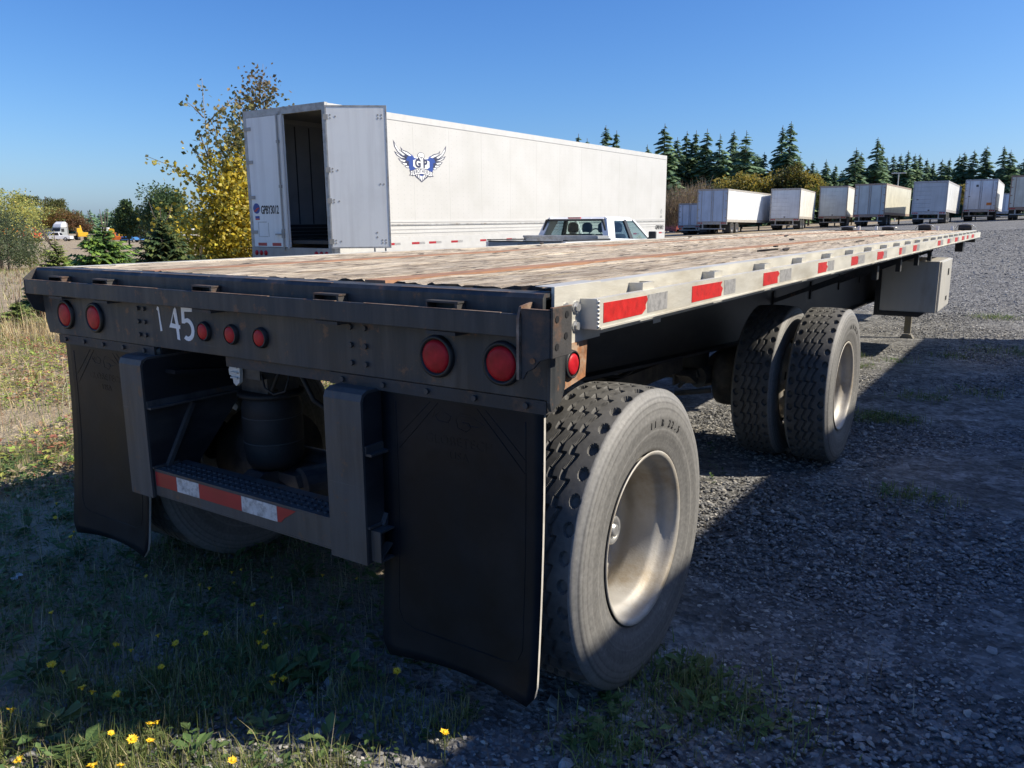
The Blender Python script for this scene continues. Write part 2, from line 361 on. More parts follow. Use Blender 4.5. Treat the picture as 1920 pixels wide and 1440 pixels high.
# --- deck planks with their ragged ends, and two rusty nailing strips
def plank(x0, x1, y0, y1, seed):
    ny = max(6, int((y1 - y0) / .055)); nx = 6; z0 = 1.318; zt = 1.3475 + .005 * (x0 + x1) / 2; V = []; F = []
    r = random.Random(seed); cup = r.uniform(-.003, .002); lift = r.uniform(-.003, .002)
    for i in range(ny + 1):
        y = y0 + (y1 - y0) * i / ny
        if i in (0, ny): y += r.uniform(-.012, .012)
        for k in range(nx + 1):
            q = k / nx; x = x0 + (x1 - x0) * q
            n = mnoise.noise((x * 26 + seed, y * 1.5, 3.1)) * .0055 + mnoise.noise((x * 60, y * 6 + seed, 9.)) * .0040
            n2 = mnoise.noise((x * 9 + seed * 3, y * 1.1, 20.)); n -= .014 * max(0, n2 - .38) * 3
            e = -.006 if k in (0, nx) else 0
            yy = y + (r.uniform(-.012, .012) if i in (0, ny) else 0)
            V.append((x, yy, zt + lift + n + e + cup * (1 - (2 * q - 1) ** 2)))
    o = len(V)
    for i in range(ny):
        for k in range(nx):
            a = i * (nx + 1) + k; F.append((a, a + 1, a + nx + 2, a + nx + 1))
    mb = MB(); mb.add(V, F)
    # sides and ends
    for side in (0, nx):
        ring = [i * (nx + 1) + side for i in range(ny + 1)]; b0 = len(mb.v)
        mb.v += [(V[i][0], V[i][1], z0) for i in ring]
        for i in range(ny):
            f = [ring[i], ring[i + 1], b0 + i + 1, b0 + i]
            mb.f.append(f if side else f[::-1]); mb.m.append(0); mb.sm.append(False)
    mb.mi = 1
    for e in (0, ny):
        ring = [e * (nx + 1) + k for k in range(nx + 1)]; b0 = len(mb.v)
        mb.v += [(V[i][0], V[i][1], z0) for i in ring]
        for k in range(nx):
            f = [ring[k], ring[k + 1], b0 + k + 1, b0 + k]
            mb.f.append(f[::-1] if e else f); mb.m.append(1); mb.sm.append(False)
    return mb
xs = []
for a, b, n in ((-1.185, -.634, 4), (-.546, .546, 8), (.634, 1.185, 4)):
    wd = (b - a) / n
    for i in range(n): xs.append((a + i * wd + .003, a + (i + 1) * wd - .003))
for i, (x0, x1) in enumerate(xs):
    cuts = [.10, rnd.uniform(3.4, 6.2), rnd.uniform(8.2, 11.2), 14.25]
    for k in range(3):
        obj('plank', plank(x0, x1, cuts[k] + .003 + (rnd.uniform(-.012, .004) if k == 0 else 0), cuts[k + 1] - .003, i * 10 + k), [M['wood'], M['wood_end']], FB)
for x in (-.59, .59):
    mb = MB(); mb.box(x - .042, x + .042, .085, 14.25, 1.324, 1.3505 + .005 * x); obj('nailing_strip', mb, M['strip_rust'], FB)
mb = MB()
for y in np.arange(.35, 14.2, .61): mb.box(-1.19, 1.19, y, y + .06, 1.2, 1.316)
o = obj('crossmember', mb, M['beam'], FB)
# splintered chips of torn timber lying on the deck
SPL = ('broad splinter lying by the right rail near the third red strip','small splinter crossing just ahead of the broad one by the right rail','short splinter left of the right nailing strip end','long splinter beside the right rail farther forward','small splinter near the middle of the deck','splinter close to the left rail nearest the rear','splinter left of centre at mid deck','splinter right of centre at mid deck','splinter along the left rail at mid deck','splinter in the middle of the far deck','splinter right of centre on the far deck')
for i_, (x, y, r_, s) in enumerate(((.95, 2.9, .5, .10), (1.0, 3.1, 1.4, .07), (.80, 3.6, 1.7, .06), (1.0, 5.3, 1.2, .11), (.35, 5.7, 2.2, .08), (-1.05, 3.7, 1.9, .10), (-.2, 7.6, 1.5, .12), (.75, 7.9, 1.3, .12), (-.95, 6.6, 1.7, .12), (.1, 10.2, 1.4, .13), (.8, 10.9, 1.6, .12))):
    s *= .6; mb = MB(); mb.prism([(-s, -.012), (-s * .2, -.02), (s, -.004), (s * .4, .010), (-s * .5, .012)], 'z', 0, .009)
    tag(obj('wood_splinter', mb, M['wood_end'], None, (x, y, 1.357 + y * TILT), (rnd.uniform(-.15, .15), rnd.uniform(-.12, .0), r_)),
        'dark torn timber ' + SPL[i_], 'splinter', 'splinters lying on the trailer deck')
# --- side rails, rub rails, stake pockets, reflective tape
TAPE = [(.215, .48, .65), (.86, 1.16, 1.31), (1.67, 1.9, 2.11), (2.63, 2.83, 3.0), (3.47, 3.66, 3.89), (4.35, 4.59, 4.75), (5.33, 5.47, 5.67), (6.11, 6.35, 6.53),
        (7.98, 8.23, 8.5), (8.95, 9.2, 9.4), (9.85, 10.2, 10.4), (10.81, 11.14, 11.3), (11.57, 11.85, 12.0), (12.43, 12.85, 13.0)]
pk = MB(); pk.prism([(0, 0), (.046, 0), (.046, .085), (.038, .085), (.038, .008), (0, .008)], 'z', 1.245, 1.343)
pk.box(0, .046, .077, .085, 1.245, 1.343)
pocket_me = pk.mesh('stake_pocket', M['alu'])
clip_me = MB().box(-.022, .022, 0, .09, 0, .0035).mesh('rail_clip', M['alu'])
sp = MB(); sp.cyl((0, 0, 1.29), (.046, 0, 1.29), .022, n=10); spool_me = sp.mesh('rail_spool', M['alu'])
for s in (1, -1):
    mb = MB()
    X = lambda a, b: (a, b) if s > 0 else (-b, -a)
    dz_ = 0 if s > 0 else -.010
    pr_ = [(HX, 1.21), (HX, 1.356 + dz_), (1.187, 1.356 + dz_), (1.187, 1.348 + dz_), (HX - .012, 1.348 + dz_), (HX - .012, 1.21)]
    mb.prism([(s * p, q) for p, q in pr_], 'y', .30, 14.3)
    obj('side_rail', mb, M['alu'], FB)
    mb = MB(); zt_ = 1.361 + dz_ * 1.6; mb.prism([(s * p, q) for p, q in [(HX + .010, 1.205), (HX + .010, zt_), (1.187, zt_), (1.187, zt_ - .002), (HX + .0005, zt_ - .002), (HX + .0005, 1.205)]], 'y', .045, .298)
    e = obj('rail_end_piece', mb, M['alu'], FB, bevel=.003 if s > 0 else 0)
    for y in (.10, .155, .205):
        for z in (1.25, 1.30):
            bm_ = MB(); bm_.cyl((s * (HX + .010), y, z), (s * (HX + .014), y, z), .017, n=14); bm_.cyl((s * (HX + .014), y, z), (s * (HX + .021), y, z), .0115, n=6)
            obj('bolt', bm_, M['alu_bright'], FB)
    mb = MB()
    mb.prism([(s * p, q) for p, q in [(1.283, 1.239), (1.297, 1.239), (1.297, 1.322), (1.276, 1.322), (1.276, 1.314), (1.283, 1.314), (1.283, 1.247)]], 'y', .19, 14.3)
    mb.prism([(s * p, q) for p, q in [(1.283, 1.239), (1.301, 1.239), (1.301, 1.244), (1.283, 1.244)]], 'y', .195, 14.29)
    rr = obj('rub_rail', mb, M['alu'], FB)
    mb = MB(); mb.box(*X(HX, 1.297), .180, .188, 1.239, 1.322); obj('rail_end_cap', mb, M['alu'], FB, bevel=.002)
    for k, (a, b, c) in enumerate(TAPE):
        t0 = 1.255
        jag = [(b + rnd.uniform(-.02, .02), 1.255 + .013 * q) for q in range(5)]
        mb = MB(); mb.prism([(a, t0)] + jag + [(a, 1.309)], 'x', s * 1.2972, s * 1.2984)
        obj('red_reflector_tape', mb, M['tape_red'], rr)
        mb = MB(); mb.box(*X(1.2972, 1.2980), b + .022, c, 1.255, 1.309); obj('silver_reflector_tape', mb, M['tape_white'], rr)
    y = .5
    for k in range(23):
        o = link('stake_pocket', pocket_me, FB, (s * HX, y, 0), (0, 0, 0), (s, 1, 1))
        link('rail_spool', spool_me, FB, (s * HX, y + .31, 0), (0, 0, 0), (s, 1, 1)); y += .618
    for y in np.arange(.45, 14, .62): link('rail_clip', clip_me, FB, (s * 1.277, y, 1.2345))
# --- rear frame
mb = MB()
mb.prism([(-1.262, 1.068), (1.252, 1.068), (1.252, 1.262), (-1.285, 1.262), (-1.285, 1.18), (-1.275, 1.105)][::-1], 'y', .02, .032)
rp = obj('rear_panel', mb, M['steel'], FB, bevel=.003)
mb = MB(); mb.prism([(.006, 1.258), (.006, 1.334), (.014, 1.345), (.095, 1.345), (.095, 1.335), (.022, 1.335), (.018, 1.258)], 'x', -1.29, 1.234)
obj('rear_sill', mb, M['steel'], FB)
mb = MB(); mb.box(-1.288, 1.198, -.045, -.035, 1.238, 1.298); obj('bumper_bar', mb, M['steel'], FB, bevel=.003)
mb = MB(); mb.prism([(-.045, 1.235), (-.045, 1.302), (.0, 1.338), (.03, 1.345), (.03, 1.15), (-.02, 1.17)], 'x', -1.297, -1.289); obj('end_plate', mb, M['steel_rust'], FB, bevel=.002)
for x in (-1.06, -.73, -.10, .50, .94):
    mb = MB()
    mb.prism([(x - .055, 1.317), (x + .055, 1.317), (x + .055, 1.312), (x - .055, 1.312)], 'y', -.033, .005)
    mb.prism([(-.033, 1.255), (-.033, 1.311), (.005, 1.311), (.005, 1.235)], 'x', x - .055, x - .049)
    mb.prism([(x + .049, 1.255), (x + .044, 1.312), (x + .052, 1.312), (x + .056, 1.255)], 'y', -.033, .005)
    mb.box(x - .05, x + .05, -.040, .018, 1.226, 1.236)
    obj('bumper_spacer', mb, M['steel_rust'], FB)
# bare, rust-worn edges; pale tan also paints the sunlit line along the tops
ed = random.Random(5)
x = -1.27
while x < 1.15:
    l = ed.uniform(.08, .5); obj('worn_lit_edge', MB().box(x, min(x + l, 1.19), -.0458, -.0375, 1.2975, 1.2992), M['edge'], FB); x += l + ed.uniform(.02, .22)
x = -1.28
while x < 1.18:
    l = ed.uniform(.1, .45); obj('worn_lit_edge', MB().prism([(.0125, 1.3445), (.0125, 1.3462), (.020, 1.3462), (.020, 1.3445)], 'x', x, min(x + l, 1.22)), M['edge'], FB); x += l + ed.uniform(.05, .3)
mb = MB(); mb.prism([(-.062, 1.135), (-.062, 1.29), (-.050, 1.318), (.004, 1.325), (.004, 1.30), (-.040, 1.29), (-.046, 1.135)], 'x', 1.199, 1.2065); obj('hook_fin', mb, M['edge'], FB)
mb = MB(); mb.box(1.2085, 1.292, -.0562, -.046, 1.3122, 1.3138); mb.box(1.2925, 1.3006, -.056, .041, 1.3182, 1.3198); obj('worn_lit_edge', mb, M['edge'], FB)
# right end bracket with bolt holes, hook plate, side plate and rusty marker bracket
mb = MB(); mb.prism([(1.208, 1.15), (1.208, 1.312), (1.292, 1.312), (1.292, 1.195), (1.262, 1.185), (1.245, 1.165), (1.225, 1.155), (1.214, 1.135), (1.209, 1.135)], 'y', -.055, -.047)
obj('hook_plate', mb, M['steel_rust'], FB, bevel=.002)
mb = MB(); mb.box(1.293, 1.300, -.055, .04, 1.195, 1.318); br = obj('end_bracket', mb, M['steel_rust'], FB, bevel=.002)
for y, z in ((-.035, 1.29), (.012, 1.298), (-.035, 1.222), (.008, 1.245)):
    mb = MB(); mb.cyl((1.2995, y, z), (1.3015, y, z), .009, n=10); obj('bolt_hole', mb, M['dark'], br)
mb = MB(); mb.cyl((1.243, -.0545, 1.185), (1.243, -.0575, 1.185), .008, n=10); obj('bolt_hole', mb, M['rust'], FB)
mb = MB(); mb.prism([(-.004, 1.07), (.0, 1.20), (.075, 1.20), (.075, 1.10), (.055, 1.062), (.004, 1.045)], 'x', 1.2525, 1.262); obj('side_plate', mb, M['steel'], FB, bevel=.002)
mb = MB(); mb.prism([(.075, 1.085), (.082, 1.205), (.215, 1.205), (.205, 1.105)], 'x', 1.243, 1.250); obj('marker_bracket', mb, M['rust'], FB)
def lamp(name, c, axis, r, gr, lab=None):
    mb = MB(); mb.smooth = True; s_ = -1 if axis == 'y' else 1
    prof = [(0, gr), (s_ * .010, gr - .002), (s_ * .013, gr - .008), (s_ * .012, r + .003), (s_ * .005, r + .001), (s_ * .005, r)]
    mb.lathe(prof, axis, (0, 0, 0), 32)
    o = obj(name, mb, M['grom'], FB, c, label=lab)
    mb = MB(); mb.smooth = True; mb.lathe([(s_ * .004, r), (s_ * .010, r * .97), (s_ * .0135, r * .8), (s_ * .015, r * .4), (s_ * .0155, .0004)], axis, (0, 0, 0), 32)
    obj('lens', mb, M['lens'], o); return o
for x in (1.102, .880, -.880, -1.100): lamp('tail_light', (x, .0185, 1.155), 'y', .0475, .0615)
for x in (-.172, -.022, .130): lamp('clearance_light', (x, .0185, 1.150), 'y', .030, .036)
lamp('side_marker_light', (1.2505, .118, 1.152), 'x', .030, .040)
bt = MB(); bt.cyl((0, 0, 0), (0, -.008, 0), .0085, n=6); bolt_me = bt.mesh('bolt', M['steel'])
for x in (.545, .605): [link('bolt', bolt_me, rp, (x, .0195, z)) for z in (1.105, 1.16, 1.215)]
for x in (-.575, -.535): [link('bolt', bolt_me, rp, (x, .0195, z)) for z in (1.11, 1.16, 1.21)]
# painted fleet number, worn
def flat(name, poly, y, mat, par, d=.0012):
    mb = MB(); mb.prism(poly, 'y', y - d, y); return obj(name, mb, mat, par)
W_ = M['white_vinyl']
flat('digit', [(-.455, 1.2120), (-.449, 1.2240), (-.440, 1.2200), (-.436, 1.1740), (-.430, 1.1340), (-.441, 1.1310), (-.444, 1.1740), (-.447, 1.2060)], .0198, W_, rp)
dg = obj('digit', MB().prism([(-.372, 1.1340 + .035), (-.348, 1.2190), (-.340, 1.2260), (-.334, 1.2190), (-.326, 1.1620), (-.316, 1.1620), (-.318, 1.1480), (-.326, 1.1480), (-.324, 1.1060), (-.340, 1.1090), (-.342, 1.1480), (-.384, 1.1500)], 'y', .0186, .0198), W_, rp)
flat('digit_counter', [(-.366, 1.1670), (-.352, 1.2020), (-.343, 1.1640)], .0184, M['steel'], dg, .0004)
f5 = [(-.238, 1.2310), (-.240, 1.2150), (-.286, 1.2130), (-.287, 1.1870)]
arc = [(-.275 + .041 * math.cos(a), 1.1490 + .042 * math.sin(a)) for a in np.linspace(1.75, -2.2, 14)]
arc2 = [(-.275 + .024 * math.cos(a), 1.1490 + .026 * math.sin(a)) for a in np.linspace(-2.1, 2.2, 12)]
flat('digit', f5 + arc[1:] + arc2 + [(-.305, 1.1700), (-.303, 1.2290)], .0198, W_, rp)
# hanger angle and mud flaps
for x0, x1 in ((-1.19, -.50), (.44, 1.235)):
    mb = MB(); mb.box(x0, x1, .022, .030, 1.030, 1.0665); mb.box(x0, x1, .0305, .07, 1.030, 1.036)
    hb = obj('flap_hanger', mb, M['steel_rust'], FB)
    for x in np.linspace(x0 + .06, x1 - .06, 5): link('bolt', bolt_me, hb, (x, .0215, 1.049))
def flap(x0, x1, zb, curl, skew):
    nx, nz = 16, 26; V = []; F = []; zt = 1.052; th = .009
    for side in (0, 1):
        for i in range(nz + 1):
            v = i / nz; z = zt + (zb - zt) * v
            for k in range(nx + 1):
                q = k / nx; x = x0 + (x1 - x0) * q - skew * v
                cr = 0
                if v > .93:
                    d = (v - .93) / .07; lim = .5 - .055 * d * d; x = (x0 + x1) / 2 - skew * v + (q - .5) * (x1 - x0) * lim / .5
                y = .034 + side * th - curl * (max(0, v - .25) ** 2) * (1 - .35 * q if curl > 0 else 1) + .010 * math.sin(v * 3.2) - .05 * abs(q - .5) ** 2 * v * (2 if curl > 0 else 1)
                V.append((x, y, z - .012 * math.sin(math.pi * q) * (-1 if v > .99 else 0)))
    n1 = (nx + 1) * (nz + 1)
    mb = MB(); mb.smooth = True; mb.v = V
    def addf(f, m=0, s=True): mb.f.append(f); mb.m.append(m); mb.sm.append(s)
    for i in range(nz):
        for k in range(nx):
            a = i * (nx + 1) + k; addf([a, a + nx + 1, a + nx + 2, a + 1]); addf([n1 + a, n1 + a + 1, n1 + a + nx + 2, n1 + a + nx + 1])
    for i in range(nz):
        for k in (0, nx):
            a = i * (nx + 1) + k; b = a + nx + 1; addf([a, n1 + a, n1 + b, b][::(1 if k == 0 else -1)], 1, False)
    for i in (0, nz):
        for k in range(nx):
            a = i * (nx + 1) + k; addf([a, a + 1, n1 + a + 1, n1 + a][::(-1 if i else 1)], 1, False)
    me = mb.mesh('mud_flap', [M['flap'], M['flap_edge']]); o = link('mud_flap', me, FB)
    # moulded border rib, corner braces and embossed maker's lettering
    def surf(q, z):
        v = (z - zt) / (zb - zt); x = x0 + (x1 - x0) * q - skew * v
        y = .034 - curl * (max(0, v - .25) ** 2) * (1 - .35 * q if curl > 0 else 1) + .010 * math.sin(v * 3.2) - .05 * abs(q - .5) ** 2 * v * (2 if curl > 0 else 1)
        return (x, y, z)
    rib = MB(); rib.smooth = True; RW = .0012
    path = [(.10, 1.0)] + [(.10, z) for z in np.linspace(.95, zb + .16, 8)] + [(.13, zb + .12), (.2, zb + .105), (.5, zb + .10), (.8, zb + .105), (.87, zb + .12)] + [(.90, z) for z in np.linspace(zb + .16, .95, 8)] + [(.90, 1.0)]
    rib.tube([surf(q, z) for q, z in path], .0014, 5)
    for a, b in (((.12, .90), (.33, 1.015)), ((.12, .86), (.38, 1.015)), ((.67, 1.015), (.90, .89)), ((.62, 1.015), (.90, .85))): rib.tube([surf(*a), surf(*b)], .0008, 4)
    obj('moulded_rib', rib, M['flap'], o)
    em = MB(); cx = .5; lx = lambda q: q
    pts = [(.36, .985), (.42, 1.0), (.46, .98), (.44, .955), (.40, .965)]
    for seq in ([(.38, .975), (.42, .99), (.46, .98), (.44, .96), (.38, .962), (.36, .975), (.38, .985)], [(.58, .992), (.52, .995), (.49, .975), (.50, .95), (.55, .942), (.58, .955), (.57, .968), (.53, .968)], [(.50, .985), (.60, .985), (.66, .97), (.62, .96), (.56, .962)], [(.34, .97), (.36, .99), (.41, 1.0)]):
        em.tube([surf(*p) for p in seq], .0010, 4)
    obj('embossed_emblem', em, M['flap'], o)
    for body, z, size in (('GLOBETECH', .905, .040), ('USA', .862, .036)):
        tm = text_mesh(body, size, .0006, M['flap'], 1.1); p = surf(.5, z); p2 = surf(.5, z - .03)
        link('embossed_lettering', tm, o, (p[0], p[1] - .0003, p[2]), (math.pi / 2 + math.atan2(p2[1] - p[1], .03) * 1, 0, 0))
    for q, a in ((.20, R(-38)), (.80, R(38))):
        pass
    return o
flap(.645, 1.222, .176, .012, .006)
flap(-1.165, -.60, .182, .03, .045)
# --- underride guard
for x0, x1, wx in ((-.625, -.485, -.489), (.485, .640, .636)):
    mb = MB(); mb.prism([(-.05, .49), (-.05, 1.005), (-.042, 1.025), (-.02, 1.035), (.30, 1.035), (.30, 1.026), (-.02, 1.026), (-.035, 1.016), (-.041, 1.0), (-.041, .49)], 'x', x0, x1)
    up = obj('guard_upright', mb, M['guard'], FB)
    mb = MB(); mb.prism([(-.0405, .492), (-.0405, 1.0), (-.02, 1.0255), (.46, 1.0255), (.46, .90), (.16, .58), (.10, .492)], 'x', wx - .004, wx + .003); obj('guard_web', mb, M['beam'], up)
    mb = MB(); mb.box(wx + .0035, wx + .03, -.04, .44, .838, .846); mb.box(wx + .0035, wx + .010, -.04, .44, .8465, .868)
    mb.T = Matrix.Identity(4); mb.cyl((wx + .012, .15, .83), (wx + .012, .02, .60), .012, n=4)
    mb.box(wx + .0035, wx + .012, -.04, .07, .605, .613)
    obj('guard_brace', mb, M['guard'], up)
mb = MB(); mb.box(-.484, .484, -.034, .09, .498, .503); mb.box(-.484, .484, -.034, -.029, .5035, .598); mb.box(-.484, .484, -.034, .105, .5985, .604); mb.box(-.484, .484, .100, .105, .504, .598)
gb = obj('guard_step', mb, M['guard'], FB)
mb = MB(); mb.box(.641, .680, -.03, -.024, .50, .60); mb.box(.641, .680, -.0235, .095, .594, .60); mb.box(.641, .680, -.0235, .095, .50, .506); mb.box(.641, .680, .0955, .101, .50, .60); mb.prism([(-.022, .506), (.09, .592), (.093, .586), (-.018, .506)], 'x', .645, .674)
obj('guard_tube_end', mb, M['guard'], FB)
dm = MB(); dm.smooth = True; dm.lathe([(0, .009), (.0035, .0075), (.0045, .004), (.002, .002)], 'z', (0, 0, 0), 8); dim_me = dm.mesh('tread_dimple', M['steel'])
for i in range(30):
    for k in range(3):
        link('tread_dimple', dim_me, gb, (-.46 + i * .0315 + (k % 2) * .015, -.005 + k * .032, .6042))
for a, b, m in ((-.478, -.345, 'tape_red_bg'), (-.344, -.21, 'tape_silver_bg'), (-.209, .03, 'tape_red_bg'), (.031, .215, 'tape_silver_bg')):
    obj('reflective_tape', MB().box(a, b, -.0355, -.0345, .538, .594), M[m], gb)
obj('reflective_tape', MB().prism([(.216, .538), (.216, .594), (.31, .594), (.272, .570), (.25, .557), (.235, .541)], 'y', -.0355, -.0345), M['tape_red_bg'], gb)
# --- main beams
for s in (1, -1):
    mb = MB(); x = .5 * s
    top, bot = 1.20, [(.05, .98), (1.5, .82), (3.8, .69), (6.9, .58), (9.3, .56), (10.6, .70), (11.4, 1.0), (14.2, 1.02)]
    mb.prism(bot + [(14.2, top), (.05, top)], 'x', x - .006, x + .006)
    for (y0, z0), (y1, z1) in zip(bot[:-1], bot[1:]):
        mb.prism([(y0 + .0005, z0 - .016), (y0 + .0005, z0 - .001), (y1, z1 - .001), (y1, z1 - .016)], 'x', x - .075, x + .075)
    obj('main_beam', mb, M['beam'], FB)
obj('beam_sticker', MB().box(.5065, .508, 2.36, 2.46, .97, 1.03), M['white_vinyl'], FB)
mb = MB()
for y in (2.95, 5.6, 6.6, 7.5): mb.box(-.493, .493, y, y + .08, .80, .90)
obj('beam_crossmember', mb, M['beam'], FB)
for y in (4.7, 5.9, 7.1, 8.2):
    mb = MB(); mb.cyl((.51, y, .90), (1.17, y + .55, 1.185), .022, n=4); mb.box(.508, .520, y - .03, y + .03, .82, .98); mb.box(1.13, 1.17, y + .5, y + .58, 1.06, 1.20)
    obj('outrigger_brace', mb, M['steel'], FB)
for y in (1.7, 2.3):
    mb = MB(); mb.smooth = True; mb.tube([(.1, y, .9), (.2, y + .25, .72), (.35, y + .6, .66), (.45, y + 1.0, .8)], .012, 6); obj('air_hose', mb, M['rubber_black'], FB)
mb = MB(); mb.cyl((-.62, 1.75, .62), (.62, 1.75, .62), .05, n=10); mb.box(.30, .36, 1.2, 3.2, .56, .66); mb.box(-.36, -.30, 1.2, 3.2, .56, .66); obj('equalizer_bar', mb, M['gunk'], FB)
# --- suspension, axles
for ya in (.598, 3.68):
    zl = .5 - ya * TILT
    mb = MB(); mb.smooth = True; mb.cyl((-.95, ya, zl), (.95, ya, zl), .064, n=16); ax = obj('axle', mb, M['gunk'], FB)
    for s in (1, -1):
        mb = MB(); mb.smooth = True; mb.lathe([(s * .46, .06), (s * .46, .20), (s * .50, .208), (s * .70, .208), (s * .70, .07)], 'x', (0, ya, zl), 24); obj('brake_drum', mb, M['gunk'], ax)
        mb = MB(); mb.smooth = True; x = .31 * s; yb = ya - .20
        mb.lathe([(.535, .075), (.545, .10), (.575, .115), (.64, .121), (.65, .1175), (.66, .121), (.745, .122), (.755, .1185), (.765, .122), (.81, .118), (.835, .105)], 'z', (x, yb, 0), 24)
        mb.lathe([(.836, .0), (.836, .125), (.843, .134), (.853, .134), (.858, .125), (.858, 0)], 'z', (x, yb, 0), 24)
        asp = obj('air_spring', mb, M['rubber_black'], ax)
        for zr in (.65, .755):
            gr_ = MB(); gr_.smooth = True; gr_.lathe([(zr - .002, .1185), (zr, .1225), (zr + .002, .1185)], 'z', (x, yb, 0), 24); obj('girdle_ring', gr_, M['girdle'], asp)
        mb = MB(); mb.box(x - .08, x + .08, yb - .08, yb + .08, .859, .98); obj('spring_pedestal', mb, M['gunk'], ax)
        mb = MB(); mb.prism([(yb - .16, .50), (yb - .10, .533), (ya + .1, .50), (ya + .9, .62), (ya + .9, .50), (ya + .15, .40), (yb + .0, .42)], 'x', x - .05, x + .05); obj('trailing_arm', mb, M['gunk'], ax)
        mb = MB(); mb.prism([(ya + .75, .45), (ya + .72, .85), (ya + 1.0, .85), (ya + .95, .45)], 'x', x - .075, x + .075); obj('hanger', mb, M['gunk'], ax)
        mb = MB(); xx = .26 * s
        mb.prism([(xx - .07, .40), (xx - .07, .52), (xx + .10, .52), (xx + .12, .47), (xx + .06, .47), (xx - .02, .49), (xx - .055, .49), (xx - .055, .40)], 'y', ya - .23, ya - .05)
        mb.cyl((xx, ya - .22, .44), (xx, ya - .02, .44), .03, n=10); mb.cyl((xx - .05, ya - .16, .38), (xx + .04, ya - .16, .47), .014, n=6)
        mb.cyl((xx - .02, ya - .30, .36), (xx + .22, ya - .26, .40), .018, n=8); mb.cyl((xx + .1, ya - .2, .47), (xx + .16, ya + .0, .47), .075, n=14)
        obj('brake_chamber', mb, M['gunk'], ax)
# white wiring plug with its bracket and cable
mb = MB(); mb.box(-.21, -.11, .19, .27, .95, 1.06); obj('plug_bracket', mb, M['gunk'], FB)
mb = MB(); mb.prism([(-.265, .98), (-.255, 1.0), (-.25, 1.035), (-.235, 1.045), (-.215, 1.04), (-.20, 1.01), (-.198, .97), (-.205, .935), (-.225, .92), (-.24, .93), (-.245, .955), (-.262, .96)], 'y', .17, .186)
for z in (.95, .97, .99, 1.01): mb.box(-.245, -.205, .160, .170, z, z + .006)
obj('white_plug', mb, M['white_plastic'], FB, bevel=.002)
mb = MB(); mb.smooth = True; mb.tube([(-.11, .2, .97), (-.06, .17, .93), (.0, .16, .915), (.05, .17, .93), (.06, .19, 1.0)], .004, 5); obj('cable', mb, M['rubber_black'], FB)
mb = MB(); mb.box(-.09, .438, .035, .10, 1.030, 1.0668); obj('sill_plate', mb, M['steel_rust'], FB)
for pts, r_ in (([(-.42, .26, 1.05), (-.30, .26, 1.03), (-.1, .28, 1.02), (.15, .26, 1.03), (.42, .26, 1.05)], .008), ([(.10, .2, 1.0), (.14, .22, .9), (.24, .3, .8), (.3, .42, .72)], .009), ([(-.05, .24, 1.0), (-.12, .25, .9), (-.18, .32, .88)], .007)):
    mb = MB(); mb.smooth = True; mb.tube(pts, r_, 6); obj('air_hose', mb, M['rubber_black'], FB)
mb = MB(); mb.smooth = True
for z in np.arange(1.247, 1.318, .011): mb.lathe([(-.005, .0005), (-.003, .0045), (.003, .0045), (.005, .0005)], 'z', (1.2965, .186, z), 6)
obj('weld_bead', mb, M['alu_bright'], FB)
# --- tool box, its cradle, landing gear, nose
mb = MB(); mb.box(.655, 1.262, 8.76, 9.98, .455, 1.055); tb = obj('tool_box', mb, M['box_steel'], FB, bevel=.006)
mb = MB(); mb.box(1.2635, 1.285, 8.80, 9.96, .462, 1.05); td = obj('tool_box_door', mb, M['box_steel'], tb, bevel=.008)
mb = MB(); mb.box(1.2855, 1.295, 9.52, 9.58, .86, .94); mb.box(1.2855, 1.293, 9.5, 9.6, .55, .6); obj('latch', mb, M['steel'], td)
mb = MB(); mb.box(1.225, 1.262, 8.752, 8.7595, .46, 1.05); obj('corner_strip', mb, M['box_steel'], tb)
mb = MB(); mb.box(.60, .654, 8.74, 9.9, .40, 1.0); mb.prism([(.60, .40), (.60, .452), (1.16, .452), (1.09, .40)], 'y', 8.745, 9.9); obj('tool_box_cradle', mb, M['beam'], FB)
for s in (1, -1):
    mb = MB(); x = .775 * s; mb.box(x - .055, x + .055, 10.45, 10.56, .30, 1.15); lg = obj('landing_leg', mb, M['leg'], FB, bevel=.004)
    mb = MB(); mb.box(x - .042, x + .042, 10.463, 10.547, -.02, .2995); obj('inner_leg', mb, M['leg'], lg, bevel=.003)
    mb = MB(); mb.prism([(x - .11, -.122), (x - .055, -.035), (x + .055, -.035), (x + .11, -.122)], 'y', 10.44, 10.57); mb.box(x - .13, x + .13, 10.41, 10.60, -.128, -.1225); obj('foot_pad', mb, M['leg'], lg)
mb = MB(); mb.cyl((-.72, 10.5, .85), (.72, 10.5, .85), .025, n=8); obj('gear_shaft', mb, M['gunk'], FB)
mb = MB(); mb.box(-1.23, 1.23, 14.26, 14.34, 1.15, 1.356); mb.box(-.5, .5, 12.4, 13.4, .985, 1.018); obj('nose_plate', mb, M['steel'], FB)
mb = MB(); mb.box(1.05, 1.16, 12.9, 13.2, 1.03, 1.198); obj('nose_bracket', mb, M['beam'], FB)
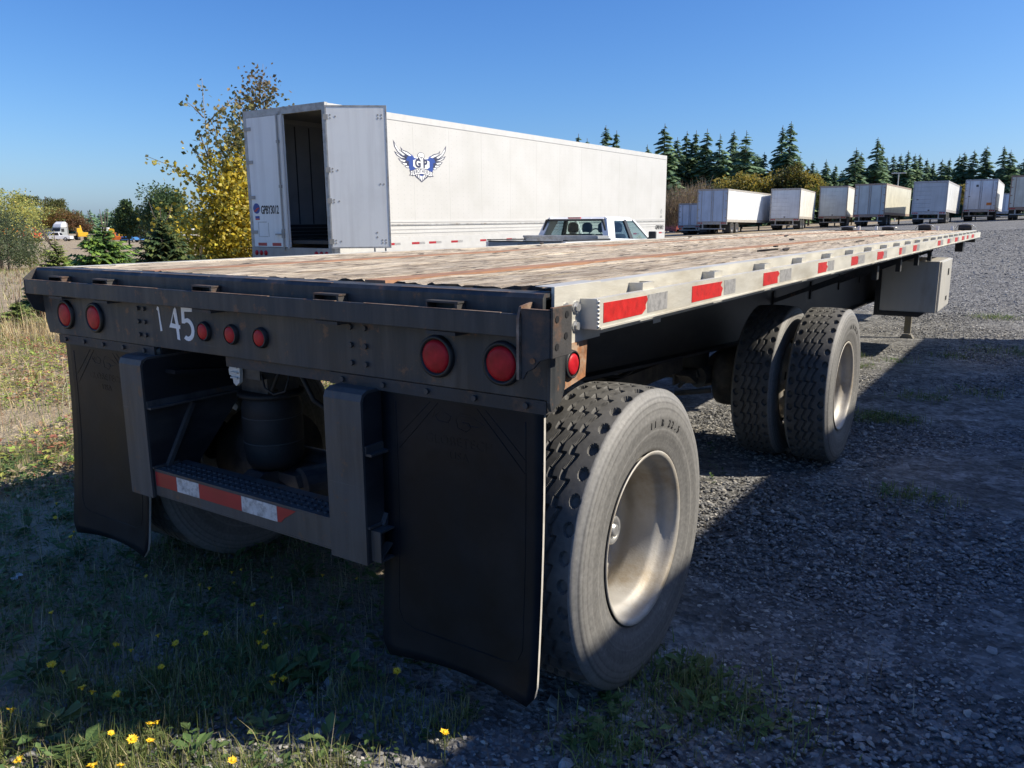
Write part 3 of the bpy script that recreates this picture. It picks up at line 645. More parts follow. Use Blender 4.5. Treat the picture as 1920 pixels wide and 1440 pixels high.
# rolled-up straps and pale stakes left along the front edge of the deck
for k, (x, lab) in enumerate(((-.83, 'black rolled strap at the far left end of the deck front'), (-.14, 'low black rolled strap second from the left along the deck front'), (.45, 'taller black rolled strap with a pale rim on the deck front'), (1.07, 'black rolled strap nearest the right corner of the deck front'))):
    tall = .035 if k < 2 else .055
    t = thing('rolled_strap', lab, 'strap', (x, 14.12, 1.353 + 14.12 * TILT), group='rolled straps along the deck front')
    mb = MB(); mb.smooth = True; mb.lathe([(-.10, .0), (-.10, tall * .9), (-.08, tall), (.08, tall), (.10, tall * .9), (.10, .0)], 'x', (0, 0, tall * .9), 14); mb.mi = 0
    obj('roll', mb, M['strap'], t)
    mb = MB(); mb.smooth = True; mb.tube([(-.15, 0, .02), (-.10, -.06, tall * 1.7), (0, -.06, tall * 2.0), (.11, -.06, tall * 1.7), (.17, -.03, .03)], .008, 5); obj('ratchet_handle', mb, M['alu_bright'], t)
    mb = MB(); q = 1 if k in (0, 2) else -1; mb.box(q * .20 - .02, q * .20 + .02, -.02, .02, 0, .075); obj('stake', mb, M['white_plastic'], t)
# --- wheels
def tyre_mesh():
    NP, SUB = 38, 18; n = NP * SUB; Rt = .527
    xs_ = np.linspace(-.108, .108, 109)
    side = [(.113, .521), (.121, .508), (.128, .494), (.1305, .492), (.133, .478), (.1335, .476), (.137, .458), (.1372, .455), (.1395, .438), (.140, .42), (.1392, .40), (.1365, .385), (.1368, .382), (.132, .36), (.127, .34), (.122, .325), (.1215, .318), (.118, .308), (.110, .300), (.09, .292)]
    rows = [(-a, b) for a, b in side[::-1]] + [(x, None) for x in xs_] + side
    V = np.zeros((n, len(rows), 3)); th = np.arange(n) / n * 2 * np.pi
    ph = (np.arange(n) % SUB) / SUB; pi_ = (np.arange(n) // SUB)
    for j, (x, r) in enumerate(rows):
        if r is None:
            rr = np.full(n, Rt - .006 * (x / .108) ** 2)
            for gx0, off in ((-.042, 0), (0., 0), (.042, 0)):
                # zig-zag groove: a wide axial slot, then a narrower slanted run
                cen = gx0 + np.where(ph < .30, -.010, np.where(ph < .38, -.010 + (ph - .30) / .08 * .020, .010 - (ph - .38) / .62 * .020))
                wd = np.where(ph < .36, .0080, .0058)
                dep = np.where(ph < .40, .016, .014)
                rr -= dep * np.clip((wd - np.abs(x - cen)) / .0015 + .3, 0, 1)
                sl = np.clip((.018 - np.abs(x - gx0)) / .0015, 0, 1) * ((ph > .28) & (ph < .37))
                rr = np.minimum(rr, Rt - .006 * (x / .108) ** 2 - .012 * sl)
            for sg in (-1, 1):
                p2 = (ph + (.5 if sg > 0 else .1)) % 1
                e = ((p2 - .5) / .23) ** 2 + ((x * sg - .091) / (.015)) ** 2
                rr -= .017 * np.clip((1.15 - e) / .2, 0, 1)
        else: rr = np.full(n, r)
        V[:, j, 0] = x; V[:, j, 1] = rr * np.cos(th); V[:, j, 2] = rr * np.sin(th)
    m = len(rows); I = np.arange(n * m).reshape(n, m); J = np.roll(I, -1, 0)
    F = np.stack([I[:, :-1], J[:, :-1], J[:, 1:], I[:, 1:]], -1)
    k = np.arange(m - 1); tread = (k >= len(side)) & (k < len(side) + 108)
    mi = np.broadcast_to(np.where(tread, 0, 1), (n, m - 1)).ravel()
    return npmesh('tyre', V.reshape(-1, 3), F.reshape(-1, 4), [M['tread'], M['sidewall']], mi=mi, smooth=False)
TY = tyre_mesh()
for p in TY.polygons: p.use_smooth = p.material_index == 1
def rim_mesh():
    mb = MB(); mb.smooth = True
    mb.lathe([(.118, .300), (.124, .306), (.126, .302), (.122, .292), (.116, .287), (.102, .284), (.085, .281), (.07, .272), (.058, .258), (.045, .253), (-.02, .251), (-.045, .255), (-.06, .268), (-.085, .272), (-.10, .262), (-.118, .240)], 'x', (0, 0, 0), 64)
    mb.lathe([(-.10, .285), (-.118, .300), (-.124, .306)], 'x', (0, 0, 0), 48)
    n = 120; rr = [.240, .218, .172, .150, .105]; xx = [-.118, -.130, -.146, -.150, -.150]; vs = []
    for i in range(n):
        a = 2 * math.pi * i / n; vs += [(xx[k], rr[k] * math.cos(a), rr[k] * math.sin(a)) for k in range(5)]
    fs = []
    for i in range(n):
        j = (i + 1) % n
        for k in range(4):
            if k == 1 and (i % 12) in (3, 4, 5, 6, 7): continue
            fs.append((i * 5 + k, j * 5 + k, j * 5 + k + 1, i * 5 + k + 1))
    mb.add(vs, fs); return mb.mesh('wheel', M['rim'])
RIM = rim_mesh()
hb = MB(); hb.smooth = True; hb.lathe([(-.150, .105), (-.10, .10), (-.085, .085), (-.03, .078), (-.02, .070), (-.018, .052)], 'x', (0, 0, 0), 32)
HUB = hb.mesh('hub', M['gunk'])
hc = MB(); hc.smooth = True; hc.lathe([(-.02, .052), (.004, .052), (.008, .048), (.008, .034), (.0, .030), (.0, .024), (.012, .022), (.014, .016), (.014, .0005)], 'x', (0, 0, 0), 28)
CAP = hc.mesh('hub_cap', M['alu_bright'])
nb = MB()
for i in range(10): a = 2 * math.pi * (i + .5) / 10; nb.cyl((-.150, .135 * math.cos(a), .135 * math.sin(a)), (-.115, .135 * math.cos(a), .135 * math.sin(a)), .014, n=6)
NUT = nb.mesh('nut_ring', M['gunk'])
def arc_text(body, r, a0, step, size):
    """raised characters bent round the sidewall"""
    vs, fs = [], []
    for i, ch in enumerate(body):
        if ch == ' ': continue
        me = text_mesh(ch, size, .0012, M['rubber_black']); a = a0 - i * step
        for p in me.polygons: fs.append([len(vs) + q for q in p.vertices])
        for v in me.vertices:
            px, py, pz = v.co; ang = a - px / r; q = r + py
            vs.append((.1402 + pz, q * math.cos(ang) * 1.0, q * math.sin(ang)))
        bpy.data.meshes.remove(me)
    mb = MB(); mb.add(vs, fs); return mb.mesh('lettering', M['rubber_black'])
LETT = arc_text('11 R 22.5', .405, R(93), R(4.4), .034)
def wheel(x, y, outer, spin):
    z = .5 - y * TILT; side = 1 if x > 0 else -1
    flip = math.pi if ((side < 0) == outer) else 0     # the disc faces inboard on outer wheels, outboard on inner ones
    wv = link('wheel', RIM, FB, (x, y, z + .005), (spin, 0, flip), (1, .95, .95))
    link('tyre', TY, wv)
    if outer:
        link('hub', HUB, wv); link('hub_cap', CAP, wv); link('nut_ring', NUT, wv); link('lettering', LETT, wv, (0, 0, 0), (-spin, 0, 0))
for y, sp_ in ((.598, .13), (3.68, .9)):
    wheel(1.15, y, True, sp_); wheel(.815, y, False, sp_ + .4); wheel(-.815, y, False, sp_ + 1.1); wheel(-1.15, y, True, sp_ + .7)
# ================================================================ box trailers
def panel_mat(name, col, dirt, da, rough=.45, streak=True):
    m, t, b = newmat(name); c = coords(t, (1, 1, 1)); n = noise(t, c, 1.2, 7, .6)
    a = mix(t, ramp(t, n, [(1 - da - .2, G0), (1 - da + .2, (.8,) * 3)]), col, dirt)
    if streak:
        c2 = coords(t, (5, 5, .25)); s_ = noise(t, c2, 1.5, 6, .6)
        a = mix(t, ramp(t, s_, [(.45, G0), (.72, (.6,) * 3)]), a, dirt)
    t.links.new(a, b.inputs['Base Color']); b.inputs['Roughness'].default_value = rough
    bump(t, b, noise(t, coords(t, (1, 1, .4)), 1.1, 3), .06, .02); return m
def rivet_mat():
    m, t, b = newmat('white_riveted_panel'); c = coords(t)
    sx = nd(t, 'ShaderNodeSeparateXYZ'); t.links.new(c, sx.inputs[0])
    def cell(src, per, off=0.):
        a = nd(t, 'ShaderNodeMath', _operation='ADD'); t.links.new(src, a.inputs[0]); a.inputs[1].default_value = 100 + off
        q = nd(t, 'ShaderNodeMath', _operation='MODULO'); t.links.new(a.outputs[0], q.inputs[0]); q.inputs[1].default_value = per
        s_ = nd(t, 'ShaderNodeMath', _operation='SUBTRACT'); t.links.new(q.outputs[0], s_.inputs[0]); s_.inputs[1].default_value = per / 2
        p = nd(t, 'ShaderNodeMath', _operation='MULTIPLY'); t.links.new(s_.outputs[0], p.inputs[0]); t.links.new(s_.outputs[0], p.inputs[1]); return p.outputs[0]
    ad = nd(t, 'ShaderNodeMath', _operation='ADD'); t.links.new(cell(sx.outputs[1], .217, .05), ad.inputs[0]); t.links.new(cell(sx.outputs[2], .10), ad.inputs[1])
    lt = nd(t, 'ShaderNodeMath', _operation='LESS_THAN'); t.links.new(ad.outputs[0], lt.inputs[0]); lt.inputs[1].default_value = .00020
    n = noise(t, c, .9, 6, .6); base = mix(t, ramp(t, n, [(.42, G0), (.7, (.75,) * 3)]), (.55, .54, .52), (.48, .47, .44))
    f = nd(t, 'ShaderNodeMath', _operation='MULTIPLY'); t.links.new(lt.outputs[0], f.inputs[0]); f.inputs[1].default_value = .5
    t.links.new(mix(t, f.outputs[0], base, (.42, .42, .41)), b.inputs['Base Color']); b.inputs['Roughness'].default_value = .42
    bump(t, b, noise(t, coords(t, (1, 1, .5)), 1.6, 3), .08, .02); return m
M['wt_side'] = rivet_mat()
M['wt_rear'] = panel_mat('white_door_panel', (.82, .83, .82), (.66, .66, .65), .3)
M['wt_rail'] = pm('white_rail', (.54, .535, .52), .45, 0, .05, 5, (.5, .48, .44), .3, 4)
M['wt_frame'] = pm('grey_steel_frame', (.42, .42, .41), .5, .2, .2, 8, (.24, .21, .18), .4, 6)
M['wt_liner'] = pm('interior_liner', (.42, .43, .45), .6, 0, .1, 3)
M['wt_scuff'] = pm('interior_scuff', (.06, .06, .065), .6, 0, .2, 6)
M['wt_roof'] = pm('translucent_roof', (.30, .30, .31), .6)
M['ink'] = pm('navy_ink', (.030, .036, .085), .5, 0, .1, 20)
M['blue'] = pm('royal_blue_ink', (.020, .058, .27), .5, 0, .1, 20)
M['decal_white'] = pm('white_decal', (.80, .80, .79), .45, 0, .04, 20)
M['black_ink'] = pm('black_ink', (.02, .02, .02), .6)
M['crimson'] = pm('crimson_ink', (.45, .03, .04), .5)
M['orange'] = pm('orange_sticker', (.65, .20, .03), .5)
M['tyre_far'] = pm('tyre_far', (.035, .034, .033), .8, 0, .3, 5)
M['under'] = pm('underbody', (.035, .034, .034), .7, 0, .3, 5, (.09, .07, .05), .4, 4)
M['under_lt'] = pm('underbody_grey', (.35, .34, .32), .6, .2, .2, 5)
wh = MB(); wh.smooth = True
wh.lathe([(-.13, .28), (-.14, .42), (-.12, .50), (-.09, .52), (.09, .52), (.12, .50), (.14, .42), (.13, .28)], 'x', (0, 0, 0), 24); wh.mi = 1
wh.lathe([(.13, .28), (.10, .27), (-.02, .24), (-.05, .13), (.02, .10), (.04, .0005)], 'x', (0, 0, 0), 24)
wh.lathe([(-.13, .28), (-.10, .27), (-.08, .1), (-.08, .0005)], 'x', (0, 0, 0), 24)
WHEEL_FAR = wh.mesh('wheel', [M['tyre_far'], M['under_lt']])
def van(label, loc, rz, L, W, zf, zt, door, mats, group='box trailers parked across the yard', pitch=0., wheels=True, panels=1.25, hero=False, slats=0, far=True, name='box_trailer', no_rear=False):
    """box trailer: rear face at y=0, floor zf, roof zt; door 'roll', 'swing' or 'open'"""
    side, rear, frame = mats
    T = thing(name, label, 'trailer', loc, (pitch, 0, rz), group)
    h = W / 2; zs = zf + .12
    n = max(2, round(L / panels)); p = L / n
    for s in (1, -1):
        for i in range(n):
            mb = MB(); a, b = i * p + (.06 if i == 0 else .0015), (i + 1) * p - .0015
            mb.box(min(s * h, s * (h - .012)), max(s * h, s * (h - .012)), a, b, zs, zt - .14)
            obj('side_panel', mb, side, T)
        mb = MB(); mb.box(min(s * (h - .013), s * (h - .05)), max(s * (h - .013), s * (h - .05)), .06, L, zs, zt - .14); obj('side_liner', mb, M['wt_liner'], T)
        mb = MB(); mb.box(min(s * (h + .012), s * (h - .05)), max(s * (h + .012), s * (h - .05)), .0, L, zt - .139, zt); obj('top_rail', mb, frame if not hero else M['wt_rail'], T)
        mb = MB(); mb.box(min(s * (h + .012), s * (h - .05)), max(s * (h + .012), s * (h - .05)), .0, L, zf - (.27 if hero else .10), zs - .001); obj('bottom_rail', mb, M['wt_rail'] if hero else frame, T)
    mb = MB(); mb.box(-h + .05, h - .05, .0, L, zt - .04, zt - .01); obj('roof', mb, M['wt_roof'], T)
    mb = MB(); mb.box(-h + .05, h - .05, .05, L, zf + .02, zf + .09); obj('floor', mb, M['under'], T)
    mb = MB(); mb.box(-h, h, L, L + .03, zf - .08, zt); obj('front_wall', mb, side, T)
    # rear frame
    mb = MB(); mb.box(-h - .02, -h + .07, -.03, .05, zf - .06, zt + .01); mb.box(h - .07, h + .02, -.03, .05, zf - .06, zt + .01)
    mb.box(-h + .071, h - .071, -.03, .05, zt - .13, zt + .01); obj('rear_frame', mb, frame, T)
    mb = MB(); mb.box(-h - .02, h + .02, -.035, .05, zf - .30, zf - .061); sill = obj('rear_sill', mb, M['under_lt'] if hero else frame, T)
    for s in (-1, 1):
        for k in range(3):
            mb = MB(); mb.smooth = True; x = s * (h - .28) + (k - 1) * .15; mb.lathe([(0, .055), (-.012, .05), (-.016, .0005)], 'y', (x, -.036, zf - .18), 14); obj('tail_light', mb, M['lens'], sill)
    if door == 'roll':
        m_ = 7; dz = (zt - .14 - zf + .05) / m_
        for k in range(m_):
            mb = MB(); mb.box(-h + .075, h - .075, -.006, .03, zf - .05 + k * dz + .004, zf - .05 + (k + 1) * dz - .004); obj('door_slat', mb, rear, T)
        mb = MB(); mb.box(-.08, .08, -.03, -.007, zf + .02, zf + .08); mb.box(-.02, .02, -.05, -.03, zf - .02, zf + .1); obj('door_handle', mb, M['under'], T)
    else:
        for s in (-1, 1):
            if door == 'open' and s > 0: continue
            a, b = (-h + .073, -.006) if s < 0 else (.006, h - .073)
            mb = MB(); mb.box(a, b, -.028, .012, zf - .05, zt - .135); d = obj('rear_door', mb, rear, T)
            if door != 'open':
                for x in ((a + .30, b - .07) if s < 0 else (a + .07, b - .30)):
                    mb = MB(); mb.cyl((x, -.05, zf - .06), (x, -.05, zt - .14), .018, n=8); obj('lock_rod', mb, frame, d)
            for q in (.1, .38, .66, .92):
                z = zf + q * (zt - zf - .15); xh = -h if s < 0 else h
                mb = MB(); mb.box(min(xh - s * .0, xh - s * .2), max(xh, xh - s * .2), -.045, -.031, z - .035, z + .035); obj('hinge', mb, M['under_lt'] if hero else frame, d)
    # undercarriage
    if wheels:
        U = M['under']
        for yw in (1.5, 2.8):
            mb = MB(); mb.cyl((-h + .1, yw, .5), (h - .1, yw, .5), .07, n=8); mb.box(-.55, -.4, yw - .5, yw + .5, .5, zf - .1); mb.box(.4, .55, yw - .5, yw + .5, .5, zf - .1); obj('axle', mb, U, T)
            for x in (-h + .15, -h + .49, h - .49, h - .15): link('wheel', WHEEL_FAR, T, (x, yw, .51), (0, 0, math.pi if x < 0 else 0))
        for s in (-1, 1):
            mb = MB(); x = s * (h - .45); mb.box(x - .06, x + .06, L - 2.6, L - 2.48, .03, zf - .1); mb.box(x - .14, x + .14, L - 2.65, L - 2.42, .0, .03); obj('landing_leg', mb, U, T)
            mb = MB(); x = s * h * .6; mb.box(x - .05, x + .05, -.03, .05, .5, zf - .301); obj('bumper_post', mb, M['under_lt'], T)
            mb = MB(); x = s * (h - .32); mb.box(x - .3, x + .3, .72, .73, .2, zf - .12); obj('mud_flap', mb, M['rubber_black'], T)
        mb = MB(); mb.box(-h * .9, h * .9, -.04, .06, .42, .499); obj('bumper', mb, M['under_lt'], T)
        mb = MB(); mb.box(-.55, -.4, .2, L - .4, zf - .28, zf - .101); mb.box(.4, .55, .2, L - .4, zf - .28, zf - .101)
        obj('chassis_rail', mb, U, T)
    return T
# ---- the white trailer with one open rear door
WX0, WX1, WY, WL = -12.23, -9.80, 9.84, 16.95
WC = (WX0 + WX1) / 2; WP = .0128
WT = van('white riveted box trailer with an open rear door and a blue eagle emblem', (WC, WY, -.03), 0, WL, WX1 - WX0, 1.20, 3.96, 'open',
         (M['wt_side'], M['wt_rear'], M['wt_frame']), None, WP, True, 1.304, True)
h = (WX1 - WX0) / 2
for z, d, m in ((1.595, .02, 'wt_frame'), (1.66, .012, 'wt_rail'), (1.50, .010, 'wt_rail'), (1.42, .010, 'wt_rail')):
    mb = MB(); mb.box(h - .002, h + d, .062, WL - .01, z - .016, z + .016); obj('rub_strip', mb, M[m], WT)
for k, y in enumerate((1.6, 2.45, 3.06, 3.9, 5.1, 6.3, 7.5, 8.7, 10.0, 11.4, 12.8, 14.2, 15.5, 16.4)):
    obj('red_reflector_tape', MB().box(h + .0125, h + .0145, y, y + .26, 1.15, 1.20), M['tape_red_bg'], WT)
    obj('silver_reflector_tape', MB().box(h + .0125, h + .0145, y + .262, y + .46, 1.15, 1.20), M['tape_white'], WT)
# interior posts and scuff liner on both walls
for s in (1, -1):
    for y in np.arange(.45, WL, .42):
        a = s * (h - .055); obj('logistics_post', MB().box(min(a, a + s * .0045), max(a, a + s * .0045), y, y + .035, 1.62, 3.78), M['wt_scuff'], WT)
    for k in range(4):
        a = s * (h - .06); obj('scuff_band', MB().box(min(a, a + s * .009), max(a, a + s * .009), .1, WL, 1.30 + k * .08, 1.37 + k * .08), M['wt_scuff'], WT)
# closed door dressing
dl = [c for c in WT.children if c.name.startswith('rear_door')][0]
mb = MB(); mb.cyl((-.16, -.055, 1.08), (-.16, -.055, 3.84), .02, n=8)
for z in (1.5, 2.4, 3.3): mb.box(-.19, -.13, -.075, -.03, z - .03, z + .03)
obj('lock_rod', mb, M['under_lt'], dl)
mb = MB(); mb.box(-.05, -.006, -.05, -.029, 1.12, 3.84); obj('door_edge_post', mb, M['wt_rail'], dl)
mb = MB(); mb.box(-.40, -.12, -.075, -.055, 1.40, 1.43); mb.box(-.20, -.14, -.075, -.03, 1.34, 1.50); obj('door_handle', mb, M['under_lt'], dl)
for a in (-1.02, -.56): obj('red_reflector_tape', MB().box(a, a + .28, -.0305, -.029, 1.17, 1.235), M['tape_red_bg'], dl)
link('lettering', text_mesh('GPBY3012', .24, .001, M['black_ink'], .95, .006, 'LEFT', .56), dl, (-.86, -.030, 1.92), (math.pi / 2, 0, 0))
mb = MB(); mb.lathe([(-.029, .11), (-.031, .11), (-.031, .0005)], 'y', (-1.0, 0, 1.96), 24); rd = obj('round_emblem', mb, M['blue'], dl)
mb = MB(); mb.prism([(-1.10, 1.91), (-1.04, 1.93), (-.99, 1.97), (-.93, 1.98), (-.90, 1.955), (-.96, 1.94), (-1.0, 1.90), (-1.05, 1.885)], 'y', -.0325, -.0315); obj('emblem_swoosh', mb, M['crimson'], rd)
obj('small_sticker', MB().box(-1.06, -.92, -.030, -.0285, 1.75, 1.80), M['blue'], dl)
obj('small_sticker', MB().box(-1.06, -.92, -.030, -.0285, 1.72, 1.748), M['crimson'], dl)
mb = MB()
for a, b, c, d in ((-.98, -.965, 1.36, 1.68), (-.66, -.645, 1.36, 1.66), (-.95, -.68, 1.36, 1.372), (-.95, -.7, 1.665, 1.68)): mb.box(a, b, -.0295, -.0285, c, d)
obj('placard_outline', mb, M['wt_frame'], dl)
# open door, hung at the right corner and swung past square
OD = link('rear_door', None, WT, (h + .02, -.03, 0), (0, 0, R(38))); OD['label'] = 'white rear door swung wide open'
obj('door_panel', MB().box(.03, 1.17, -.03, .0, 1.17, 3.87), M['wt_rear'], OD)
mb = MB(); mb.box(.0, .0295, -.035, .005, 1.14, 3.90); mb.box(1.1705, 1.20, -.035, .005, 1.14, 3.90); mb.box(.03, 1.17, -.035, .005, 1.14, 1.1695); mb.box(.03, 1.17, -.035, .005, 3.8705, 3.90)
obj('door_seal', mb, M['wt_frame'], OD)
sc = MB(); sc.cyl((0, -.0305, 0), (0, -.034, 0), .018, n=12); SCR = sc.mesh('bolt_head', M['under_lt'])
for z, xs_ in ((3.72, (.10, 1.03, 1.10)), (3.66, (.10, 1.03, 1.10)), (3.69, (.20,)), (2.70, (.10,)), (2.645, (.10,)), (2.67, (.20,)), (2.10, (.10,)), (2.05, (.10,)), (2.07, (.20,)), (1.30, (.10, 1.03, 1.10)), (1.245, (.10, 1.03, 1.10)), (1.28, (.20,)), (2.40, (1.03, 1.10)), (1.36, (.93,)), (1.45, (.93,))):
    for x in xs_: link('bolt_head', SCR, OD, (x, 0, z))
for z in (1.28, 2.08, 2.68, 3.68): obj('hinge', MB().box(-.03, .06, -.05, -.036, z - .05, z + .05), M['under_lt'], OD)
for x in (.86, 1.08): obj('lock_rod_end', MB().cyl((x, .02, 1.06), (x, .02, 1.20), .018, n=6), M['wt_frame'], OD)
# front corner writing, and the eagle with its lettering, flat on the side
link('lettering', text_mesh('GPBY3012', .22, .001, M['black_ink'], .95, .004, 'CENTER', .8), WT, (h + .0125, WL - .5, 1.36), (math.pi / 2, 0, math.pi / 2))
mb = MB(); mb.prism([(WL - .45, 1.95), (WL - .35, 2.05), (WL - .25, 1.95), (WL - .35, 1.85)], 'x', h + .001, h + .003); mb.box(h + .001, h + .003, WL - .45, WL - .25, 1.72, 1.80); obj('placard', mb, M['wt_frame'], WT)
EG = link('eagle_emblem', None, WT, (h, 2.87, 2.88), (0, 0, 0))
def dec(polys, mat, lay, name):
    for p in polys: obj(name, MB().prism(p, 'x', .001 + lay * .0012, .002 + lay * .0012), mat, EG)
mir = lambda p: [(-a, b) for a, b in p][::-1]
FE = [[(-.30, .235), (-.46, .305), (-.62, .335), (-.70, .40), (-.66, .30), (-.52, .235), (-.40, .19)],
      [(-.40, .20), (-.58, .255), (-.76, .345), (-.93, .53), (-.90, .39), (-.80, .28), (-.60, .175), (-.42, .14)],
      [(-.40, .15), (-.60, .185), (-.78, .25), (-.91, .29), (-.83, .205), (-.68, .145), (-.42, .10)],
      [(-.40, .105), (-.58, .13), (-.72, .14), (-.79, .145), (-.72, .085), (-.58, .06), (-.40, .05)],
      [(-.40, .06), (-.56, .065), (-.70, .06), (-.62, .015), (-.50, .0), (-.40, .01)],
      [(-.40, .01), (-.50, .01), (-.58, -.015), (-.50, -.05), (-.40, -.05)]]
FI = [[(-.33, .225), (-.47, .285), (-.61, .312), (-.655, .345), (-.63, .300), (-.52, .255), (-.40, .215)],
      [(-.55, .225), (-.74, .315), (-.885, .46), (-.865, .385), (-.78, .295), (-.62, .215)],
      [(-.54, .158), (-.68, .190), (-.85, .262), (-.80, .215), (-.68, .166)],
      [(-.53, .108), (-.64, .121), (-.745, .132), (-.69, .095), (-.58, .078)],
      [(-.50, .052), (-.57, .055), (-.65, .050), (-.60, .022), (-.50, .012)],
      [(-.44, -.004), (-.50, -.002), (-.55, -.018), (-.50, -.036), (-.44, -.036)]]
WB = [(-.15, .185), (-.25, .205), (-.31, .25), (-.40, .245), (-.48, .18), (-.52, .12), (-.42, .095), (-.44, .05), (-.41, .02), (-.43, -.03), (-.395, -.10), (-.25, -.13), (-.1, -.1)]
dec(FE + [mir(p) for p in FE], M['ink'], 0, 'wing_feather')
dec([WB, mir(WB), [(-.16, .185), (.16, .185), (.2, -.16), (-.2, -.16)]], M['blue'], 1, 'wing_body')
dec(FI + [mir(p) for p in FI], M['decal_white'], 2, 'feather_highlight')
sh = [(-.31, .245), (-.255, .205), (-.16, .20), (-.10, .22), (-.12, .17), (-.24, .185)]
dec([sh, mir(sh)], M['decal_white'], 2, 'shoulder')
hd = [(.125 * math.cos(a), .235 + .085 * math.sin(a)) for a in np.linspace(0, 2 * math.pi, 20)[:-1]]
dec([hd, [(-.11, .20), (.11, .20), (.06, .13), (-.06, .13)]], M['ink'], 3, 'head_outline')
hd2 = [(.108 * math.cos(a), .240 + .068 * math.sin(a)) for a in np.linspace(0, 2 * math.pi, 20)[:-1]]
dec([hd2], M['decal_white'], 4, 'head')
dec([[(-.085, .235), (-.02, .215), (-.03, .20), (-.075, .215)], [(.085, .235), (.075, .215), (.03, .20), (.02, .215)], [(-.02, .215), (.02, .215), (.015, .18), (0, .16), (-.015, .18)]], M['ink'], 5, 'face')
tl = [(-.30, -.15), (-.20, -.235), (-.10, -.285), (.0, -.345), (.10, -.285), (.20, -.235), (.30, -.15)]
dec([tl], M['ink'], 2, 'tail')
TF = []
for k in range(-4, 5):
    x = k * .058; d = -.325 + abs(k) * .034; TF.append([(x * .8 - .017, -.15), (x * .8 + .017, -.15), (x + .020, d + .035), (x, d), (x - .020, d + .035)])
dec(TF, M['decal_white'], 3, 'tail_feather'); dec([[(-.10, -.14), (.10, -.14), (.05, -.20), (-.05, -.20)]], M['blue'], 4, 'tail_body')
rb_ = [(-.26, -.085), (-.42, -.095), (-.37, -.145), (-.43, -.205), (-.26, -.195)]; ri = [(-.27, -.10), (-.385, -.107), (-.345, -.147), (-.39, -.19), (-.27, -.183)]
dec([rb_, mir(rb_)], M['ink'], 4, 'ribbon_end'); dec([ri, mir(ri)], M['decal_white'], 5, 'ribbon_end_face')
arcb = lambda hw, top, bot, c: [(x, top - c * (x / .3) ** 2) for x in np.linspace(-hw, hw, 9)] + [(x, bot - c * (x / .3) ** 2) for x in np.linspace(hw, -hw, 9)]
dec([[(-.285, .13), (-.15, .165), (0, .178), (.15, .165), (.285, .13), (.285, .0), (.2, -.04), (-.2, -.04), (-.285, .0)]], M['decal_white'], 6, 'shield')
dec([arcb(.325, -.035, -.165, .045)], M['ink'], 7, 'ribbon'); dec([arcb(.31, -.046, -.153, .045)], M['decal_white'], 8, 'ribbon_face')
for body, x, z, size, of_, lay, sx_ in (('G', -.125, .062, .255, .012, 8, 1.1), ('P', .13, .062, .255, .012, 8, 1.1)):
    link('lettering', text_mesh(body, size, .0008, M['ink'], 1, of_, 'CENTER', sx_), EG, (.012, x, z), (math.pi / 2, 0, math.pi / 2))
for i, ch in enumerate('BROTHERS'):
    x = (i - 3.5) * .075; link('lettering', text_mesh(ch, .115, .0006, M['ink'], 1, .003, 'CENTER', .85), EG, (.0135, x, -.100 - .045 * (x / .3) ** 2), (math.pi / 2, x * .3, math.pi / 2))

# ---- trailers across the yard
def pmats(k, side, rear, frame, sd_, rd_):
    return (panel_mat('side_' + k, side, sd_, .4), panel_mat('rear_' + k, rear, rd_, .4), pm('frame_' + k, frame, .6, 0, .2, 6, (.2, .13, .09), .4, 6))
WHT = (.74, .74, .73)
TR = [('B', (-20.15, 64.2), 0, 13, 2.6, 3.60, 'swing', ((.72, .75, .78), (.46, .55, .68), (.42, .40, .36)), 'white box trailer with two blue-grey swing doors, leftmost of the row'),
      ('C', (-16.8, 74.1), 5, 9, 2.6, 3.60, 'roll', ((.80, .78, .70), (.70, .72, .74), (.45, .42, .37)), 'white trailer with a grey framed roll-up door of wide slats, second of the row'),
      ('D', (-14.58, 83.2), 5, 12, 2.6, 3.85, 'roll', ((.78, .77, .70), (.62, .66, .66), (.38, .32, .27)), 'grey roll-up door trailer between the white roll-up trailer and the yellowish one'),
      ('E', (-10.03, 76.2), -2, 12, 2.6, 3.60, 'swing', ((.68, .65, .52), (.50, .55, .56), (.34, .26, .21)), 'old trailer with streaked grey doors and stained yellowish side'),
      ('F', (-5.12, 75.1), 0, 12, 2.6, 3.45, 'roll', ((.74, .75, .74), (.50, .52, .55), (.44, .44, .45)), 'grey trailer with closed slatted roll-up door and clean white side'),
      ('G', (-2.08, 85.4), 0, 12, 2.6, 3.65, 'swing', ((.75, .76, .77), (.66, .69, .75), (.42, .41, .42)), 'white trailer with an orange sticker low on its rear doors')]
for k, (x, y), al, L_, W_t, ht, dr, (a, b, c), lab in TR:
    a_ = R(al); cx, cy = x - math.cos(a_) * W_t / 2, y - math.sin(a_) * W_t / 2
    ms = pmats(k, a, b, c, tuple(q * .62 for q in a), tuple(q * .72 for q in b))
    t = van(lab, (cx, cy, H(cx, cy)), a_, L_, W_t, 1.12, ht + .12, dr, ms)
    if k == 'G':
        obj('orange_sticker', MB().box(.55, .98, -.034, -.0305, 1.42, 1.66), M['orange'], t); obj('small_sticker', MB().box(-.42, -.22, -.034, -.0305, 3.1, 3.3), M['wt_scuff'], t)
        obj('small_sticker', MB().box(-1.0, -.82, -.034, -.0305, 2.2, 2.27), M['wt_scuff'], t)
    if k == 'F': obj('small_sticker', MB().box(-1.0, -.84, -.0085, -.0065, 2.02, 2.09), M['wt_scuff'], t)
x, y = ray_at(1270, 70)
van('small blue-grey trailer set back left of the two-door white trailer', (x + 1.12, y, H(x, y)), R(0), 8, 2.1, .95, 2.75, 'swing', pmats('A', (.55, .62, .74), (.55, .6, .7), (.3, .3, .3), (.38, .43, .52), (.4, .44, .5)))
